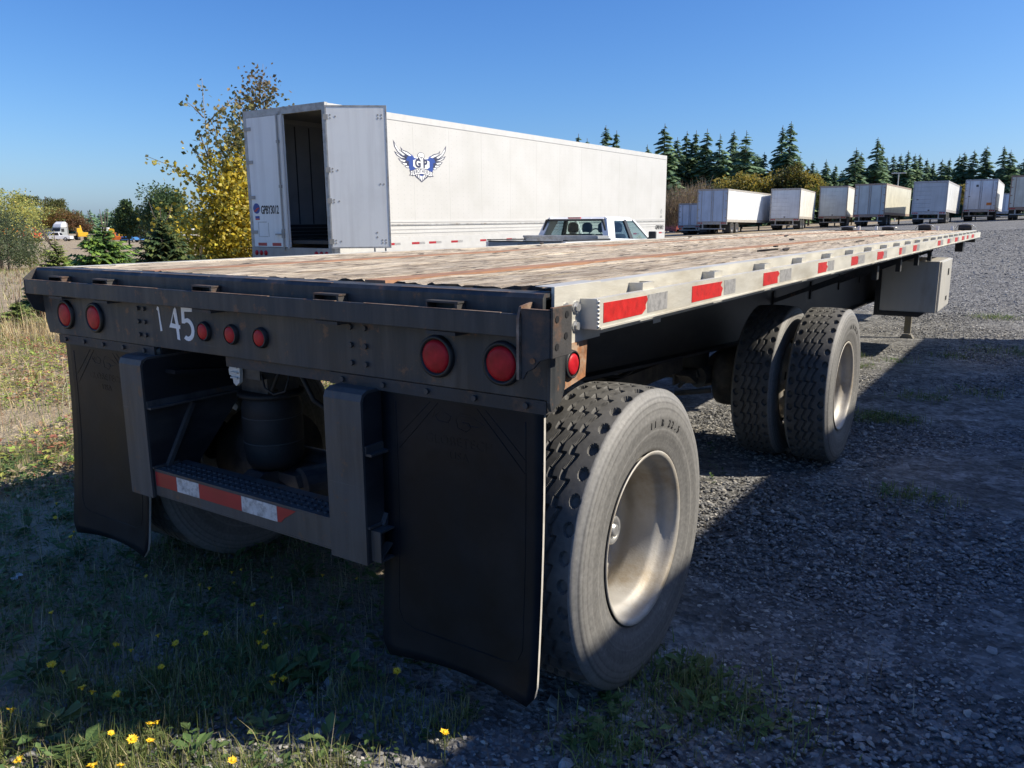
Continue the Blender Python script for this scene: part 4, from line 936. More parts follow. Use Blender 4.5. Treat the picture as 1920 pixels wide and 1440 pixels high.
x, y = ray_at(1240, 100)
van('red box trailer just beyond the front of the white trailer', (x + 1.2, y, H(x, y) - .4), R(-30), 8, 2.4, .9, 3.5, 'roll', pmats('R', (.50, .07, .08), (.48, .07, .08), (.3, .06, .06), (.35, .06, .06), (.3, .05, .05)))
x, y = ray_at(1900, 92)
van('pale blue-white trailer half hidden between the orange-stickered and the beige trailers', (x - 1.2, y, H(x, y) - .3), R(-2), 9, 2.5, 1.0, 3.0, 'swing', pmats('H', (.6, .66, .74), (.6, .67, .78), (.4, .4, .4), (.5, .5, .5), (.5, .55, .6)))
x, y = ray_at(1922, 67)
van('beige trailer with rusty lower frame at the right end of the row', (x - .1, y, H(x, y)), R(0), 12, 2.6, 1.12, 3.66, 'swing', pmats('I', (.60, .57, .48), (.60, .59, .52), (.30, .20, .15), (.4, .36, .28), (.42, .38, .3)))
# a box trailer parked alongside, beyond the right edge of the picture: its long shadow lies over the gravel and the wheels
M['nb'] = pm('dark_green_trailer', (.045, .06, .05), .5, 0, .2, 3, (.08, .08, .07), .4, 3)
NB = van('dark green box trailer parked alongside the flatbed, shading its wheels', (5.33 + 1.3, -3.2, -.03), 0, 16.1, 2.6, 1.15, 4.08, 'swing', (M['nb'], M['nb'], M['wt_frame']), None)

# ================================================================ pickup truck
M['pk_white'] = pm('pickup_white', (.78, .78, .78), .25, 0, .03, 3)
M['pk_trim'] = pm('pickup_trim', (.03, .03, .032), .5)
M['seat'] = pm('seat_cloth', (.07, .07, .07), .8)
def glass(name, tint):
    m, t, b = newmat(name); tr = nd(t, 'ShaderNodeBsdfTransparent', Color=(*tint, 1)); gl = nd(t, 'ShaderNodeBsdfGlossy', Roughness=.02)
    fr = nd(t, 'ShaderNodeFresnel', IOR=1.5); ms = nd(t, 'ShaderNodeMixShader'); o = [q for q in t.nodes if q.type == 'OUTPUT_MATERIAL'][0]
    t.links.new(fr.outputs[0], ms.inputs[0]); t.links.new(tr.outputs[0], ms.inputs[1]); t.links.new(gl.outputs[0], ms.inputs[2]); t.links.new(ms.outputs[0], o.inputs[0]); return m
M['glass'] = glass('tinted_glass', (.62, .72, .70)); M['glass_blue'] = glass('dark_tinted_glass', (.25, .34, .42))
PX, PY = -6.72, 12.25
PK = thing('pickup_truck', 'white crew cab pickup with a tool box across its bed, beside the white trailer', 'pickup truck', (PX, PY, .02))
mb = MB(); mb.prism([(0, .55), (0, 1.22), (1.98, 1.24), (1.98, 1.28), (4.25, 1.22), (4.35, 1.16), (5.6, 1.10), (5.75, 1.0), (5.8, .55), (5.0, .5), (4.95, .8), (4.3, .8), (4.2, .5), (1.6, .5), (1.5, .82), (.85, .82), (.75, .5)], 'x', -.98, -.90)
mb.prism([(0, .55), (0, 1.22), (1.98, 1.24), (1.98, 1.28), (4.25, 1.22), (4.35, 1.16), (5.6, 1.10), (5.75, 1.0), (5.8, .55), (5.0, .5), (4.95, .8), (4.3, .8), (4.2, .5), (1.6, .5), (1.5, .82), (.85, .82), (.75, .5)], 'x', .90, .98)
mb.box(-.899, .899, .05, 1.95, .70, .76); mb.box(-.899, .899, 1.9, 1.98, .76, 1.24); mb.box(-.899, .899, 2.0, 4.2, .5, .6)
mb.prism([(4.25, .6), (4.25, 1.24), (5.6, 1.14), (5.78, 1.0), (5.78, .6)], 'x', -.899, .899); obj('body', mb, M['pk_white'], PK, bevel=.01)
mb = MB(); mb.box(-.895, .895, -.03, .04, .62, 1.18); mb.box(-.895, .895, -.015, .05, 1.181, 1.215); tg = obj('tailgate', mb, pm('tailgate_grey', (.22, .26, .31), .3), PK, bevel=.006)
obj('tailgate_cap', MB().box(-.9, .9, -.03, .06, 1.216, 1.235), M['pk_trim'], tg); obj('tailgate_handle', MB().box(-.14, .14, -.045, -.031, 1.10, 1.17), M['pk_trim'], tg)
for s in (-1, 1): obj('tail_light', MB().box(min(s * .9, s * .985), max(s * .9, s * .985), -.02, .06, .75, 1.08), M['lens'], PK); obj('bed_rail', MB().box(min(s * .88, s * .99), max(s * .88, s * .99), .06, 1.97, 1.2401, 1.262), M['pk_trim'], PK)
obj('bumper', MB().box(-.95, .95, -.18, -.03, .50, .66), M['alu_bright'], PK)
mb = MB(); mb.box(-.93, .93, 1.42, 1.90, 1.05, 1.285); bx = obj('bed_tool_box', mb, M['wt_frame'], PK); obj('tool_box_lid', MB().box(-.95, .95, 1.40, 1.92, 1.2855, 1.335), M['wt_frame'], bx, bevel=.01)
obj('tool_box_end', MB().box(.9505, .97, 1.40, 1.92, 1.27, 1.33), M['alu_bright'], bx)
mb = MB(); mb.prism([(2.12, 1.79), (2.3, 1.845), (3.0, 1.855), (3.5, 1.80), (3.58, 1.76), (2.9, 1.77), (2.2, 1.755)], 'x', -.70, .70)
for s in (-1, 1): mb.prism([(s * .70, 1.78), (s * .70, 1.855), (s * .78, 1.80), (s * .80, 1.745)], 'y', 2.2, 3.45)
cab = obj('cab_roof', mb, M['pk_white'], PK, (0, 0, .2125), bevel=.01); cab.scale = (1, 1, .83)
for s in (-1, 1):
    mb = MB(); f = lambda q, z: s * (q + (.93 - q) * (1.76 - z) / .5)
    def pil(y0, y1, y2, y3, mat, nm, zt_=1.76, t0=.05):
        mb = MB(); xo0, xo1 = .94, .79
        vs = [(s * xo0, y0, 1.25), (s * xo0, y1, 1.25), (s * xo1, y2, zt_), (s * xo1, y3, zt_)]
        vs += [(s * (abs(x) - t0), y, z) for x, y, z in [(abs(p[0]), p[1], p[2]) for p in vs]]
        mb.add(vs, [(0, 1, 2, 3), (4, 7, 6, 5), (0, 4, 5, 1), (1, 5, 6, 2), (2, 6, 7, 3), (3, 7, 4, 0)]); obj(nm, mb, mat, cab)
    pil(1.98, 2.30, 2.50, 2.14, M['pk_white'], 'rear_pillar', 1.78, .14)
    pil(3.08, 3.24, 3.12, 3.00, M['pk_trim'], 'door_pillar', 1.78)
    pil(4.10, 4.22, 3.58, 3.48, M['pk_white'], 'windscreen_pillar', 1.78)
    for nm, a, b, c, d, g in (('side_window', 2.30, 3.08, 3.00, 2.50, 'glass_blue'), ('side_window', 3.24, 4.10, 3.48, 3.12, 'glass')):
        mb = MB(); mb.add([(s * .925, a, 1.25), (s * .925, b, 1.25), (s * .775, c, 1.76), (s * .775, d, 1.76)], [(0, 1, 2, 3)]); obj(nm, mb, M[g], cab)
    mb = MB(); mb.box(min(s * .95, s * 1.02), max(s * .95, s * 1.02), 3.95, 4.0, 1.24, 1.28); mb.box(min(s * 1.0, s * 1.18), max(s * 1.0, s * 1.18), 3.93, 4.02, 1.22, 1.42); obj('wing_mirror', mb, M['pk_trim'], PK, bevel=.02)
    for y in (1.18, 4.62): link('wheel', WHEEL_FAR, PK, (s * .84, y, .40), (0, 0, 0 if s > 0 else math.pi), (.85, .77, .77))
    for y in (2.75, 3.45):
        mb = MB(); mb.smooth = True; mb.lathe([(1.0, .16), (1.3, .22), (1.36, .18)], 'z', (s * .40, y, 0), 10); mb.lathe([(1.40, .02), (1.40, .11), (1.46, .13), (1.58, .12), (1.63, .06), (1.635, .001)], 'z', (s * .40, y, 0), 12); obj('seat', mb, M['seat'], PK)
mb = MB(); mb.box(-.82, .82, 2.02, 2.06, 1.24, 1.30); mb.prism([(-.90, 1.24), (-.86, 1.24), (-.70, 1.78), (-.74, 1.78)], 'y', 2.05, 2.10); mb.prism([(.86, 1.24), (.90, 1.24), (.74, 1.78), (.70, 1.78)], 'y', 2.05, 2.10); mb.box(-.74, .74, 2.10, 2.16, 1.735, 1.79)
obj('rear_window_frame', mb, M['pk_trim'], cab)
mb = MB(); mb.add([(-.87, 2.06, 1.27), (.87, 2.06, 1.27), (.72, 2.12, 1.76), (-.72, 2.12, 1.76)], [(0, 1, 2, 3)]); obj('rear_window', mb, M['glass'], cab)
mb = MB(); mb.add([(-.88, 4.2, 1.25), (.88, 4.2, 1.25), (.74, 3.55, 1.78), (-.74, 3.55, 1.78)], [(0, 1, 2, 3)]); obj('windscreen', mb, M['glass'], cab)
obj('brake_light', MB().box(-.16, .16, 2.07, 2.12, 1.80, 1.835), M['lens'], cab)
mb = MB(); mb.smooth = True; mb.tube([(-.40 + .18 * math.cos(a), 3.85 + .05 * math.sin(a), 1.30 + .18 * math.sin(a)) for a in np.linspace(0, 2 * math.pi, 17)], .015, 5); obj('steering_wheel', mb, M['pk_trim'], PK)

# ================================================================ vehicles in the far field on the left
def fmat(n, c): return pm(n, c, .4, 0, .08, 3)
FM = {k: fmat('far_' + k, c) for k, c in dict(white=(.75, .75, .75), red=(.5, .03, .03), orange=(.7, .16, .02), yellow=(.65, .38, .02), blue=(.05, .2, .5), black=(.03, .03, .03), grey=(.3, .32, .33), teal=(.35, .5, .48)).items()}
def farcar(name, label, cat, u, dep, kind, col, rz, col2='grey'):
    dep *= 1.45; x, y = ray_at(u, dep); T = thing(name, label, cat, (x, y, H(x, y)), (0, 0, YAW + R(rz)), 'vehicles parked in the field on the left')
    c = FM[col]
    def wheels(ys, xs_=.85, r=.4):
        for yy in ys:
            for s in (-1, 1):
                link('wheel', WHEEL_FAR, T, (s * xs_, yy, r), (0, 0, 0 if s > 0 else math.pi), (.85, r / .52, r / .52))
    if kind == 'pickup':
        obj('body', MB().prism([(0, .45), (0, 1.05), (2, 1.1), (4, 1.1), (5.2, 1.02), (5.3, .45)], 'x', -.95, .95), c, T, bevel=.04)
        obj('cab', MB().prism([(1.9, 1.1), (2.1, 1.75), (3.3, 1.75), (4, 1.1)], 'x', -.85, .85), c, T, bevel=.04)
        obj('windscreen', MB().add([(-.75, 3.96, 1.16), (.75, 3.96, 1.16), (.68, 3.38, 1.70), (-.68, 3.38, 1.70)], [(0, 1, 2, 3)]), M['dark'], T)
        obj('rear_window', MB().add([(-.75, 1.90, 1.16), (.75, 1.90, 1.16), (.68, 2.06, 1.70), (-.68, 2.06, 1.70)], [(0, 1, 2, 3)]), M['dark'], T)
        for s in (-1, 1): obj('side_window', MB().add([(s * .87, 2.1, 1.16), (s * .87, 3.8, 1.16), (s * .87, 3.2, 1.68), (s * .87, 2.2, 1.68)], [(0, 1, 2, 3)]), M['dark'], T)
        obj('grille', MB().box(-.8, .8, 5.3, 5.34, .6, .95), M['dark'], T); wheels((.9, 4.3))
    elif kind == 'semi':
        obj('cab', MB().prism([(0, .9), (0, 2.7), (1.7, 2.7), (1.95, 1.9), (3.4, 1.7), (3.6, .9)], 'x', -1.15, 1.15), c, T, bevel=.08)
        obj('roof_fairing', MB().prism([(0, 2.71), (0, 3.9), (.6, 3.95), (1.4, 3.4), (1.7, 2.71)], 'x', -1.15, 1.15), FM['white'], T, bevel=.2)
        obj('windscreen', MB().add([(-1, 1.98, 1.95), (1, 1.98, 1.95), (.95, 1.76, 2.6), (-.95, 1.76, 2.6)], [(0, 1, 2, 3)]), M['dark'], T)
        for s in (-1, 1): obj('side_window', MB().box(min(s * 1.15, s * 1.17), max(s * 1.15, s * 1.17), .9, 1.7, 1.8, 2.5), M['dark'], T); obj('exhaust_stack', MB().cyl((s * 1.05, -.2, .9), (s * 1.05, -.2, 3.6), .08, n=8), M['alu_bright'], T)
        obj('chassis', MB().box(-.4, .4, -3.2, 3.4, .7, .9), M['under'], T); wheels((-2.4, -1.2, 2.7), 1.0, .5)
    elif kind == 'truck':
        obj('cab', MB().prism([(3.0, .8), (3.0, 2.7), (4.4, 2.7), (4.9, 1.8), (5.0, .8)], 'x', -1.1, 1.1), c, T, bevel=.06)
        obj('windscreen', MB().add([(-1, 4.84, 1.95), (1, 4.84, 1.95), (.95, 4.48, 2.6), (-.95, 4.48, 2.6)], [(0, 1, 2, 3)]), M['dark'], T)
        obj('box', MB().box(-1.2, 1.2, -2.0, 2.9, 1.0, 2.5), FM[col2], T, bevel=.03)
        obj('chassis', MB().box(-.4, .4, -2, 4.8, .6, .99), M['under'], T); wheels((-1.2, 4.0), .95, .48)
        for s in (-1, 1): obj('side_window', MB().box(min(s * 1.1, s * 1.12), max(s * 1.1, s * 1.12), 3.4, 4.2, 1.8, 2.5), M['dark'], T)
    elif kind == 'digger':
        obj('track', MB().prism([(-1.3, .0), (-1.5, .35), (-1.3, .7), (1.3, .7), (1.5, .35), (1.3, .0)], 'x', -1.1, -.6), M['under'], T); obj('track', MB().prism([(-1.3, .0), (-1.5, .35), (-1.3, .7), (1.3, .7), (1.5, .35), (1.3, .0)], 'x', .6, 1.1), M['under'], T)
        obj('body', MB().box(-1, 1, -1.4, .8, .75, 1.7), c, T, bevel=.05); obj('cab', MB().box(-.9, .1, -.1, .95, 1.0, 2.6), FM[col2], T, bevel=.05)
        obj('boom', MB().prism([(.8, 1.3), (2.6, 3.2), (4.0, 2.6), (4.0, 2.3), (2.7, 2.8), (1.1, 1.2)], 'x', .25, .5), c, T); obj('bucket', MB().prism([(3.8, 2.4), (4.1, 2.4), (4.2, 1.2), (3.5, .9), (3.4, 1.3), (3.8, 1.5)], 'x', .0, .75), c, T)
farcar('pickup_truck', 'white pickup with its nose towards the camera at the left edge of the far field', 'pickup truck', 45, 118, 'pickup', 'white', 150)
farcar('truck', 'orange truck half hidden by the olive bushes at the far left', 'truck', 22, 124, 'truck', 'orange', 160, 'orange')
farcar('truck', 'black flat-sided truck behind the white pickup in the far field', 'truck', 58, 128, 'truck', 'black', 80, 'black')
farcar('digger', 'small red machine with grey cab standing right of the white pickup', 'digger', 60, 108, 'digger', 'red', 60, 'grey')
farcar('truck', 'red and dark truck left of the white-roofed semi tractor', 'truck', 78, 128, 'truck', 'red', 170, 'black')
farcar('semi_tractor', 'white semi tractor with tall rounded roof fairing in the far field', 'truck', 118, 118, 'semi', 'grey', 165)
farcar('pickup_truck', 'white pickup parked in front of the semi tractor', 'pickup truck', 133, 110, 'pickup', 'white', 100)
farcar('digger', 'yellow digger just left of the middle young fir', 'digger', 152, 120, 'digger', 'yellow', 40, 'yellow')
farcar('truck', 'yellow truck with a white cab between the two young firs', 'truck', 235, 112, 'truck', 'white', 110, 'yellow')
farcar('truck', 'orange low truck in front of the yellow one', 'truck', 240, 100, 'pickup', 'orange', 100)
farcar('semi_tractor', 'pale teal semi tractor right of the yellow truck', 'truck', 266, 114, 'semi', 'teal', 175)
farcar('pickup_truck', 'blue pickup below the teal semi tractor', 'pickup truck', 268, 102, 'pickup', 'blue', 170)
farcar('pickup_truck', 'grey pickup glimpsed through the dark young fir', 'pickup truck', 300, 106, 'pickup', 'grey', 120)
farcar('truck', 'white and black truck glimpsed behind the yellow-leaved tree', 'truck', 344, 112, 'truck', 'black', 100, 'white')
# ================================================================ vegetation
def gp(u, v, z=-.002):
    """ground point seen at photo pixel (u, v)"""
    f = Vector((-math.sin(YAW) * math.cos(PITCH), math.cos(YAW) * math.cos(PITCH), -math.sin(PITCH)))
    r = Vector((math.cos(YAW), math.sin(YAW), 0)); up = r.cross(f)
    d = f * FPX + r * (u - 960) - up * (v - 720); t = (z - CAM.z) / d.z; q = CAM + d * t; return q.x, q.y
def unit(a): return a / np.maximum(np.linalg.norm(a, axis=-1, keepdims=True), 1e-9)
def pick(pal, n, jit=.2, g=rng):
    """colours drawn from [(weight, rgb), ...] with brightness jitter"""
    w_ = np.array([p[0] for p in pal], float); c = np.array([p[1] for p in pal])
    k = g.choice(len(pal), n, p=w_ / w_.sum()); return np.clip(c[k] * (1 + jit * g.standard_normal((n, 1))), .004, .9)
def leaf_geo(P, size, col, up=.0, asp=.62, g=rng, fold=.25):
    n = len(P); N = unit(g.standard_normal((n, 3)) + np.array([0, 0, up])); T = unit(np.cross(N, g.standard_normal((n, 3)))); B = np.cross(N, T)
    s_ = (np.asarray(size) * g.uniform(.65, 1.25, n))[:, None]
    V = np.stack([P, P + T * s_ * .5 + B * s_ * asp * .5 + N * s_ * fold * .3, P + T * s_, P + T * s_ * .5 - B * s_ * asp * .5 + N * s_ * fold * .3], 1).reshape(-1, 3)
    return V, np.arange(4 * n).reshape(n, 4), np.repeat(col, 4, 0)
def crown_obj(parts, mat, name, parent):
    V, F, C_, o = [], [], [], 0
    for v, f, c in parts: V.append(v); F.append(f + o); C_.append(c); o += len(v)
    return link(name, npmesh(name, np.concatenate(V), np.concatenate(F), mat, np.concatenate(C_)), parent)
def lobed(n, rx, ry, rz, lobes, g, spread=.30):
    c = unit(g.standard_normal((lobes, 3))) * g.uniform(.45, .92, (lobes, 1)); c[:, 2] = np.where(c[:, 2] < -.5, -c[:, 2], c[:, 2])
    k = g.integers(0, lobes, n); q = c[k] + unit(g.standard_normal((n, 3))) * (g.uniform(.2, 1, (n, 1)) ** .5) * spread * g.uniform(.7, 1.3, lobes)[k][:, None]
    return q * np.array([rx, ry, rz])
def trunk_mb(h_, r, lean=(0, 0), limbs=(), n=7):
    mb = MB(); mb.smooth = True
    mb.tube([(lean[0] * t * t, lean[1] * t * t, -.15 + (h_ + .15) * t) for t in (0, .25, .5, .75, 1)], [r, r * .8, r * .6, r * .4, r * .15], n)
    for a, z0, l, rise in limbs: mb.tube([(0, 0, z0), (math.cos(a) * l * .5, math.sin(a) * l * .5, z0 + rise * .6), (math.cos(a) * l, math.sin(a) * l, z0 + rise)], [r * .4, r * .28, r * .1], 5)
    return mb
def broadleaf(label, u, dep, h_, rx, rz, pal, n, size, seed, cat='tree', name='broadleaf_tree', lobes=45, top_pal=None, group=None, off=(0, 0), spread=.30, low=.15, ry=None):
    g = np.random.default_rng(seed); x, y = ray_at(u, dep); x += off[0]; y += off[1]
    T = thing(name, label, cat, (x, y, H(x, y)), (0, 0, g.uniform(0, 6)), group)
    zc = h_ - rz
    limbs = [(g.uniform(0, 6.3), h_ * g.uniform(.2, .5), rx * g.uniform(.4, .75), rz * g.uniform(.4, .9)) for _ in range(6)]
    obj('trunk', trunk_mb(h_ * .85, max(.03, h_ * .022), (g.uniform(-.2, .2), 0), limbs), M['bark'], T)
    P = lobed(n, rx, ry or rx, rz, lobes, g, spread); P[:, 2] = np.maximum(P[:, 2] + zc, low * h_ * g.uniform(.4, 1.2, n))
    col = pick(pal, n, .22, g)
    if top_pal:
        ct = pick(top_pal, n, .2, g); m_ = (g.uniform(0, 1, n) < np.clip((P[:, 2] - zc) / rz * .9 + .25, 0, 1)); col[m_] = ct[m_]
    crown_obj([leaf_geo(P, size, col, .5, g=g)], M['leaf'], 'crown', T); return T
def conifer_mesh(seed, rb, levels=30, nb=8, ks=5, pal=None, rough=0., droop=.22, tipcol=None, mat='needle', wr=.42, lf=.55):
    """unit-height conifer crown: whorls of drooping boughs, each a spray of needle-covered twigs"""
    g = np.random.default_rng(seed); V, C_ = [], []
    for i in range(levels):
        t = (i + g.uniform(-.3, .3)) / levels; t = min(max(t, 0), .985); t0_ = t
        for b in range(nb):
            t = min(max(t0_ + g.uniform(-.9, .9) / levels, 0), .99); z = .04 + .95 * t; rl = rb * (1 - t) ** .8 * g.uniform(.78, 1.15) + .008
            if g.uniform() < .10 + rough: continue
            a = g.uniform(0, 2 * math.pi); r = rl * g.uniform(.6, 1.12) * (1 + rough * g.uniform(-.6, 1.2))
            o = np.array([math.cos(a), math.sin(a), 0]); l = np.array([-math.sin(a), math.cos(a), 0]); up = np.array([0, 0, 1.])
            for k in range(ks):
                q = (k + .6) / ks; p = o * r * q + up * (z + r * (.18 * q - droop * 2 * q * q))
                for sg in (-1, 1):
                    d = unit(o * .75 + l * sg * g.uniform(.4, 1.0) - up * g.uniform(.1, .5)); ln = r * lf * (1.15 - .6 * q) * g.uniform(.7, 1.3) + .006; w_ = ln * wr
                    n_ = np.cross(d, unit(up + l * .3 * sg)); e = p + d * ln
                    V += [p - n_ * w_ * .4, p + d * ln * .5 - n_ * w_ - up * ln * .10, e - up * ln * .18, p + d * ln * .5 + n_ * w_ - up * ln * .10]
                    c = pick(pal, 1, .22, g)[0]
                    if tipcol is not None and q > .55 and g.uniform() < .6: c = np.array(tipcol) * g.uniform(.7, 1.2)
                    C_ += [c] * 4
    V = np.array(V); n = len(V) // 4
    return npmesh('crown', V, np.arange(4 * n).reshape(n, 4), M[mat], np.array(C_))
DK = [(3, (0.155, 0.251, 0.143)), (3, (0.216, 0.329, 0.173)), (1, (0.317, 0.426, 0.200)), (1.5, (0.118, 0.196, 0.133))]
CON = [conifer_mesh(100 + i, rb, lv, 8, 5, DK, ro, dr) for i, (rb, lv, ro, dr) in enumerate(((.20, 34, 0, .25), (.24, 32, .06, .25), (.17, 36, .0, .3), (.26, 28, .16, .2), (.215, 32, .08, .3)))]
tk = trunk_mb(1.0, .016); CTR = tk.mesh('trunk', M['bark'])
def place_con(u, vtop, k, dep, label, wid=1., group='conifers along the far edge of the yard'):
    x, y = ray_at(u, dep); z = H(x, y) - .5; d = dep; ztop = CAM.z + (428.5 - vtop) * d / FPX; h_ = ztop - z
    T = thing('conifer_tree', label, 'conifer', (x, y, z), (0, 0, rnd.uniform(0, 6.3)), group)
    link('trunk', CTR, T, scale=(h_, h_, h_)); link('crown', CON[k], T, scale=(h_ * wid * 1.22, h_ * wid * 1.22, h_)); return T
L1 = 'above the roof of the white trailer'
CL = [(1082, 258, 2, 150, 1, 'tip of a small conifer showing alone %s' % L1), (1098, 266, 2, 155, .9, 'lowest conifer tip peeking %s' % L1), (1132, 243, 0, 150, 1, 'taller of the two conifer tops side by side %s' % L1), (1152, 252, 2, 150, 1, 'shorter right one of the two adjoining conifer tops %s' % L1),
 (1209, 277, 0, 140, .9, 'short conifer just left of the tall pointed one at the end of the white trailer'), (1240, 240, 0, 135, 1.1, 'tall pointed conifer rising at the front end of the white trailer'), (1264, 264, 2, 140, 1.1, 'slim conifer right of the tall pointed one at the white trailer end'),
 (1281, 253, 0, 142, .95, 'slender conifer above the bare brown tree, left of a matching slender one'), (1298, 252, 2, 142, 1.05, 'slender conifer above the bare brown tree, right of a matching slender one'), (1318, 249, 1, 138, .95, 'twin-topped conifer above the right side of the bare brown tree'),
 (1342, 258, 3, 136, .8, 'ragged flat-topped conifer above the left edge of the yellowing round tree'), (1367, 251, 0, 138, 1, 'pointed conifer between two ragged broad ones'), (1390, 252, 3, 132, 1.0, 'broadest ragged conifer with a tufted double top above the yellowing tree'), (1425, 290, 2, 140, 1, 'short thin conifer in the gap left of the tallest pair'),
 (1456, 243, 0, 140, .85, 'left one of the tallest pair of conifers above the olive tree'), (1471, 236, 4, 137, .95, 'tallest conifer of all, right one of the tallest pair'), (1491, 295, 1, 140, .9, 'short conifer at the right foot of the tallest pair'), (1516, 306, 2, 145, 1, 'small conifer standing alone behind the olive round tree'),
 (1540, 303, 1, 142, .8, 'bushy conifer left above the squeezed roll-up trailer'), (1558, 312, 2, 142, 1, 'low conifer right above the squeezed roll-up trailer'), (1594, 282, 1, 128, 1.05, 'wide dense conifer above the left door of the streaked grey trailer'), (1604, 290, 0, 132, 1, 'conifer half merged into the wide dense one on its right'),
 (1632, 264, 4, 130, .95, 'high conifer towering over the streaked grey doors trailer'), (1642, 277, 2, 134, 1, 'slim conifer tucked against the right side of the towering one'), (1652, 299, 0, 138, .9, 'low conifer right below the towering one'), (1664, 294, 2, 138, 1, 'slim conifer left of the light pole'), (1677, 293, 2, 138, 1, 'slim conifer directly behind the light pole'),
 (1690, 287, 0, 136, .9, 'taller pointed conifer right of the light pole'), (1703, 293, 2, 138, 1, 'slim conifer over the gap left of the clean grey roll-up trailer'), (1712, 293, 0, 139, .9, 'conifer over the left corner of the clean grey roll-up trailer'), (1726, 301, 2, 140, 1, 'small conifer over the middle of the clean grey roll-up trailer'), (1738, 307, 2, 141, .95, 'smallest conifer over the right half of the grey roll-up trailer'),
 (1754, 302, 0, 140, .9, 'conifer over the right corner of the grey roll-up trailer'), (1768, 301, 2, 140, 1, 'thin conifer over the white side of the grey roll-up trailer'), (1785, 293, 1, 136, .8, 'left one of a close pair of conifers above the gap beside the orange-sticker trailer'), (1794, 290, 0, 135, 1, 'right one of a close pair of conifers above the gap beside the orange-sticker trailer'),
 (1812, 286, 0, 134, 1, 'conifer above the left edge of the orange-sticker trailer'), (1834, 279, 0, 132, 1.1, 'broad pointed conifer above the middle of the orange-sticker trailer'), (1866, 279, 4, 130, .9, 'tall conifer above the white side of the orange-sticker trailer'), (1879, 286, 1, 130, 1, 'dense conifer right of the tall one beside the orange-sticker trailer'), (1906, 300, 0, 134, 1, 'lone conifer above the beige trailer at the right edge'), (1927, 325, 2, 138, 1, 'conifer cut by the right edge of the picture')]
for u, v, k, d, w_, lab in CL: place_con(u, v, k, d, lab, w_)
# the mass of trees behind the separate ones
parts = []; o = 0
for i in range(190):
    u = 1080 + i * 4.7 + rnd.uniform(-5, 5); d = rnd.uniform(145, 175); vt = (275 if u < 1160 else 285 if u < 1420 else 312 if u < 1560 else 308) + rnd.uniform(0, 40)
    if u < 1200: vt = 290 + rnd.uniform(0, 20)
    x, y = ray_at(u, d); z = H(x, y) - .5; h_ = CAM.z + (428.5 - vt) * d / FPX - z; me = CON[i % 5]
    co_ = np.empty(len(me.vertices) * 3, np.float32); me.vertices.foreach_get('co', co_); co_ = co_.reshape(-1, 3) * np.array([h_ * 1.5, h_ * 1.5, h_]); a = rnd.uniform(0, 6.3)
    rot = np.array([[math.cos(a), -math.sin(a), 0], [math.sin(a), math.cos(a), 0], [0, 0, 1]]); cc = np.empty(len(me.vertices) * 4, np.float32); me.color_attributes['Col'].data.foreach_get('color', cc)
    parts.append((co_ @ rot.T + np.array([x, y, z]), np.arange(len(co_)).reshape(-1, 4), cc.reshape(-1, 4)[:, :3]))
o = crown_obj(parts, M['needle'], 'conifer_wood', None); o['kind'] = 'stuff'; o['label'] = 'dark mass of conifers filling in behind the separate trees'
# far wood on the left horizon, haze mixed into its needle colours
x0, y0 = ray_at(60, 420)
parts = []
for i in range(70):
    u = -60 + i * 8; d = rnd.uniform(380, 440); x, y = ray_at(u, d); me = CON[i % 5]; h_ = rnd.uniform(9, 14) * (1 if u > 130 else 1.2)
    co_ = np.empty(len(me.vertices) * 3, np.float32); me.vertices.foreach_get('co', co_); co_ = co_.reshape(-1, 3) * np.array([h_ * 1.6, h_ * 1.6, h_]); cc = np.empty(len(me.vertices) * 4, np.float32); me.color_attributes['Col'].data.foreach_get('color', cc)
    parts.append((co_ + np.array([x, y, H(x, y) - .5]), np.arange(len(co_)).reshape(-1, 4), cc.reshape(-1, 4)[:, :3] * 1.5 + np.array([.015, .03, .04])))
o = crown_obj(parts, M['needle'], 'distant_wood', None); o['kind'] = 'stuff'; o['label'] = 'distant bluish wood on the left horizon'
# deciduous trees behind the row
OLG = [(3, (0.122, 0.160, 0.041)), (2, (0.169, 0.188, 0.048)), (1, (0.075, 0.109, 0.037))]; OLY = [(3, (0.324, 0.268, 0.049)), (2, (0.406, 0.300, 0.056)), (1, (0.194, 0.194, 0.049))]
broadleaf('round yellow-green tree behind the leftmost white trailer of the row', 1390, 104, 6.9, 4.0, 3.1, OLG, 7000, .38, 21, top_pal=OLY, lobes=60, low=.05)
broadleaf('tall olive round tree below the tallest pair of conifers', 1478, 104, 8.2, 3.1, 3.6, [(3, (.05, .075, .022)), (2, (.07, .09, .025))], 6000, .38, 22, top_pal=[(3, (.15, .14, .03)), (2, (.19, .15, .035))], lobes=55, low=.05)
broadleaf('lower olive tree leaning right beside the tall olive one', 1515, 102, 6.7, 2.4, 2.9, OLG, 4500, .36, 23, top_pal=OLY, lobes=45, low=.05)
broadleaf('dark low bush in front of the yellowing round tree', 1350, 96, 4.4, 2.0, 1.6, [(2, (.03, .04, .02)), (1, (.06, .06, .03))], 2500, .35, 24, cat='bush', name='bush')
broadleaf('yellowing bush glimpsed between the grey roll-up and orange-sticker trailers', 1801, 100, 4.2, 1.8, 1.6, OLY, 1500, .35, 25, cat='bush', name='bush')
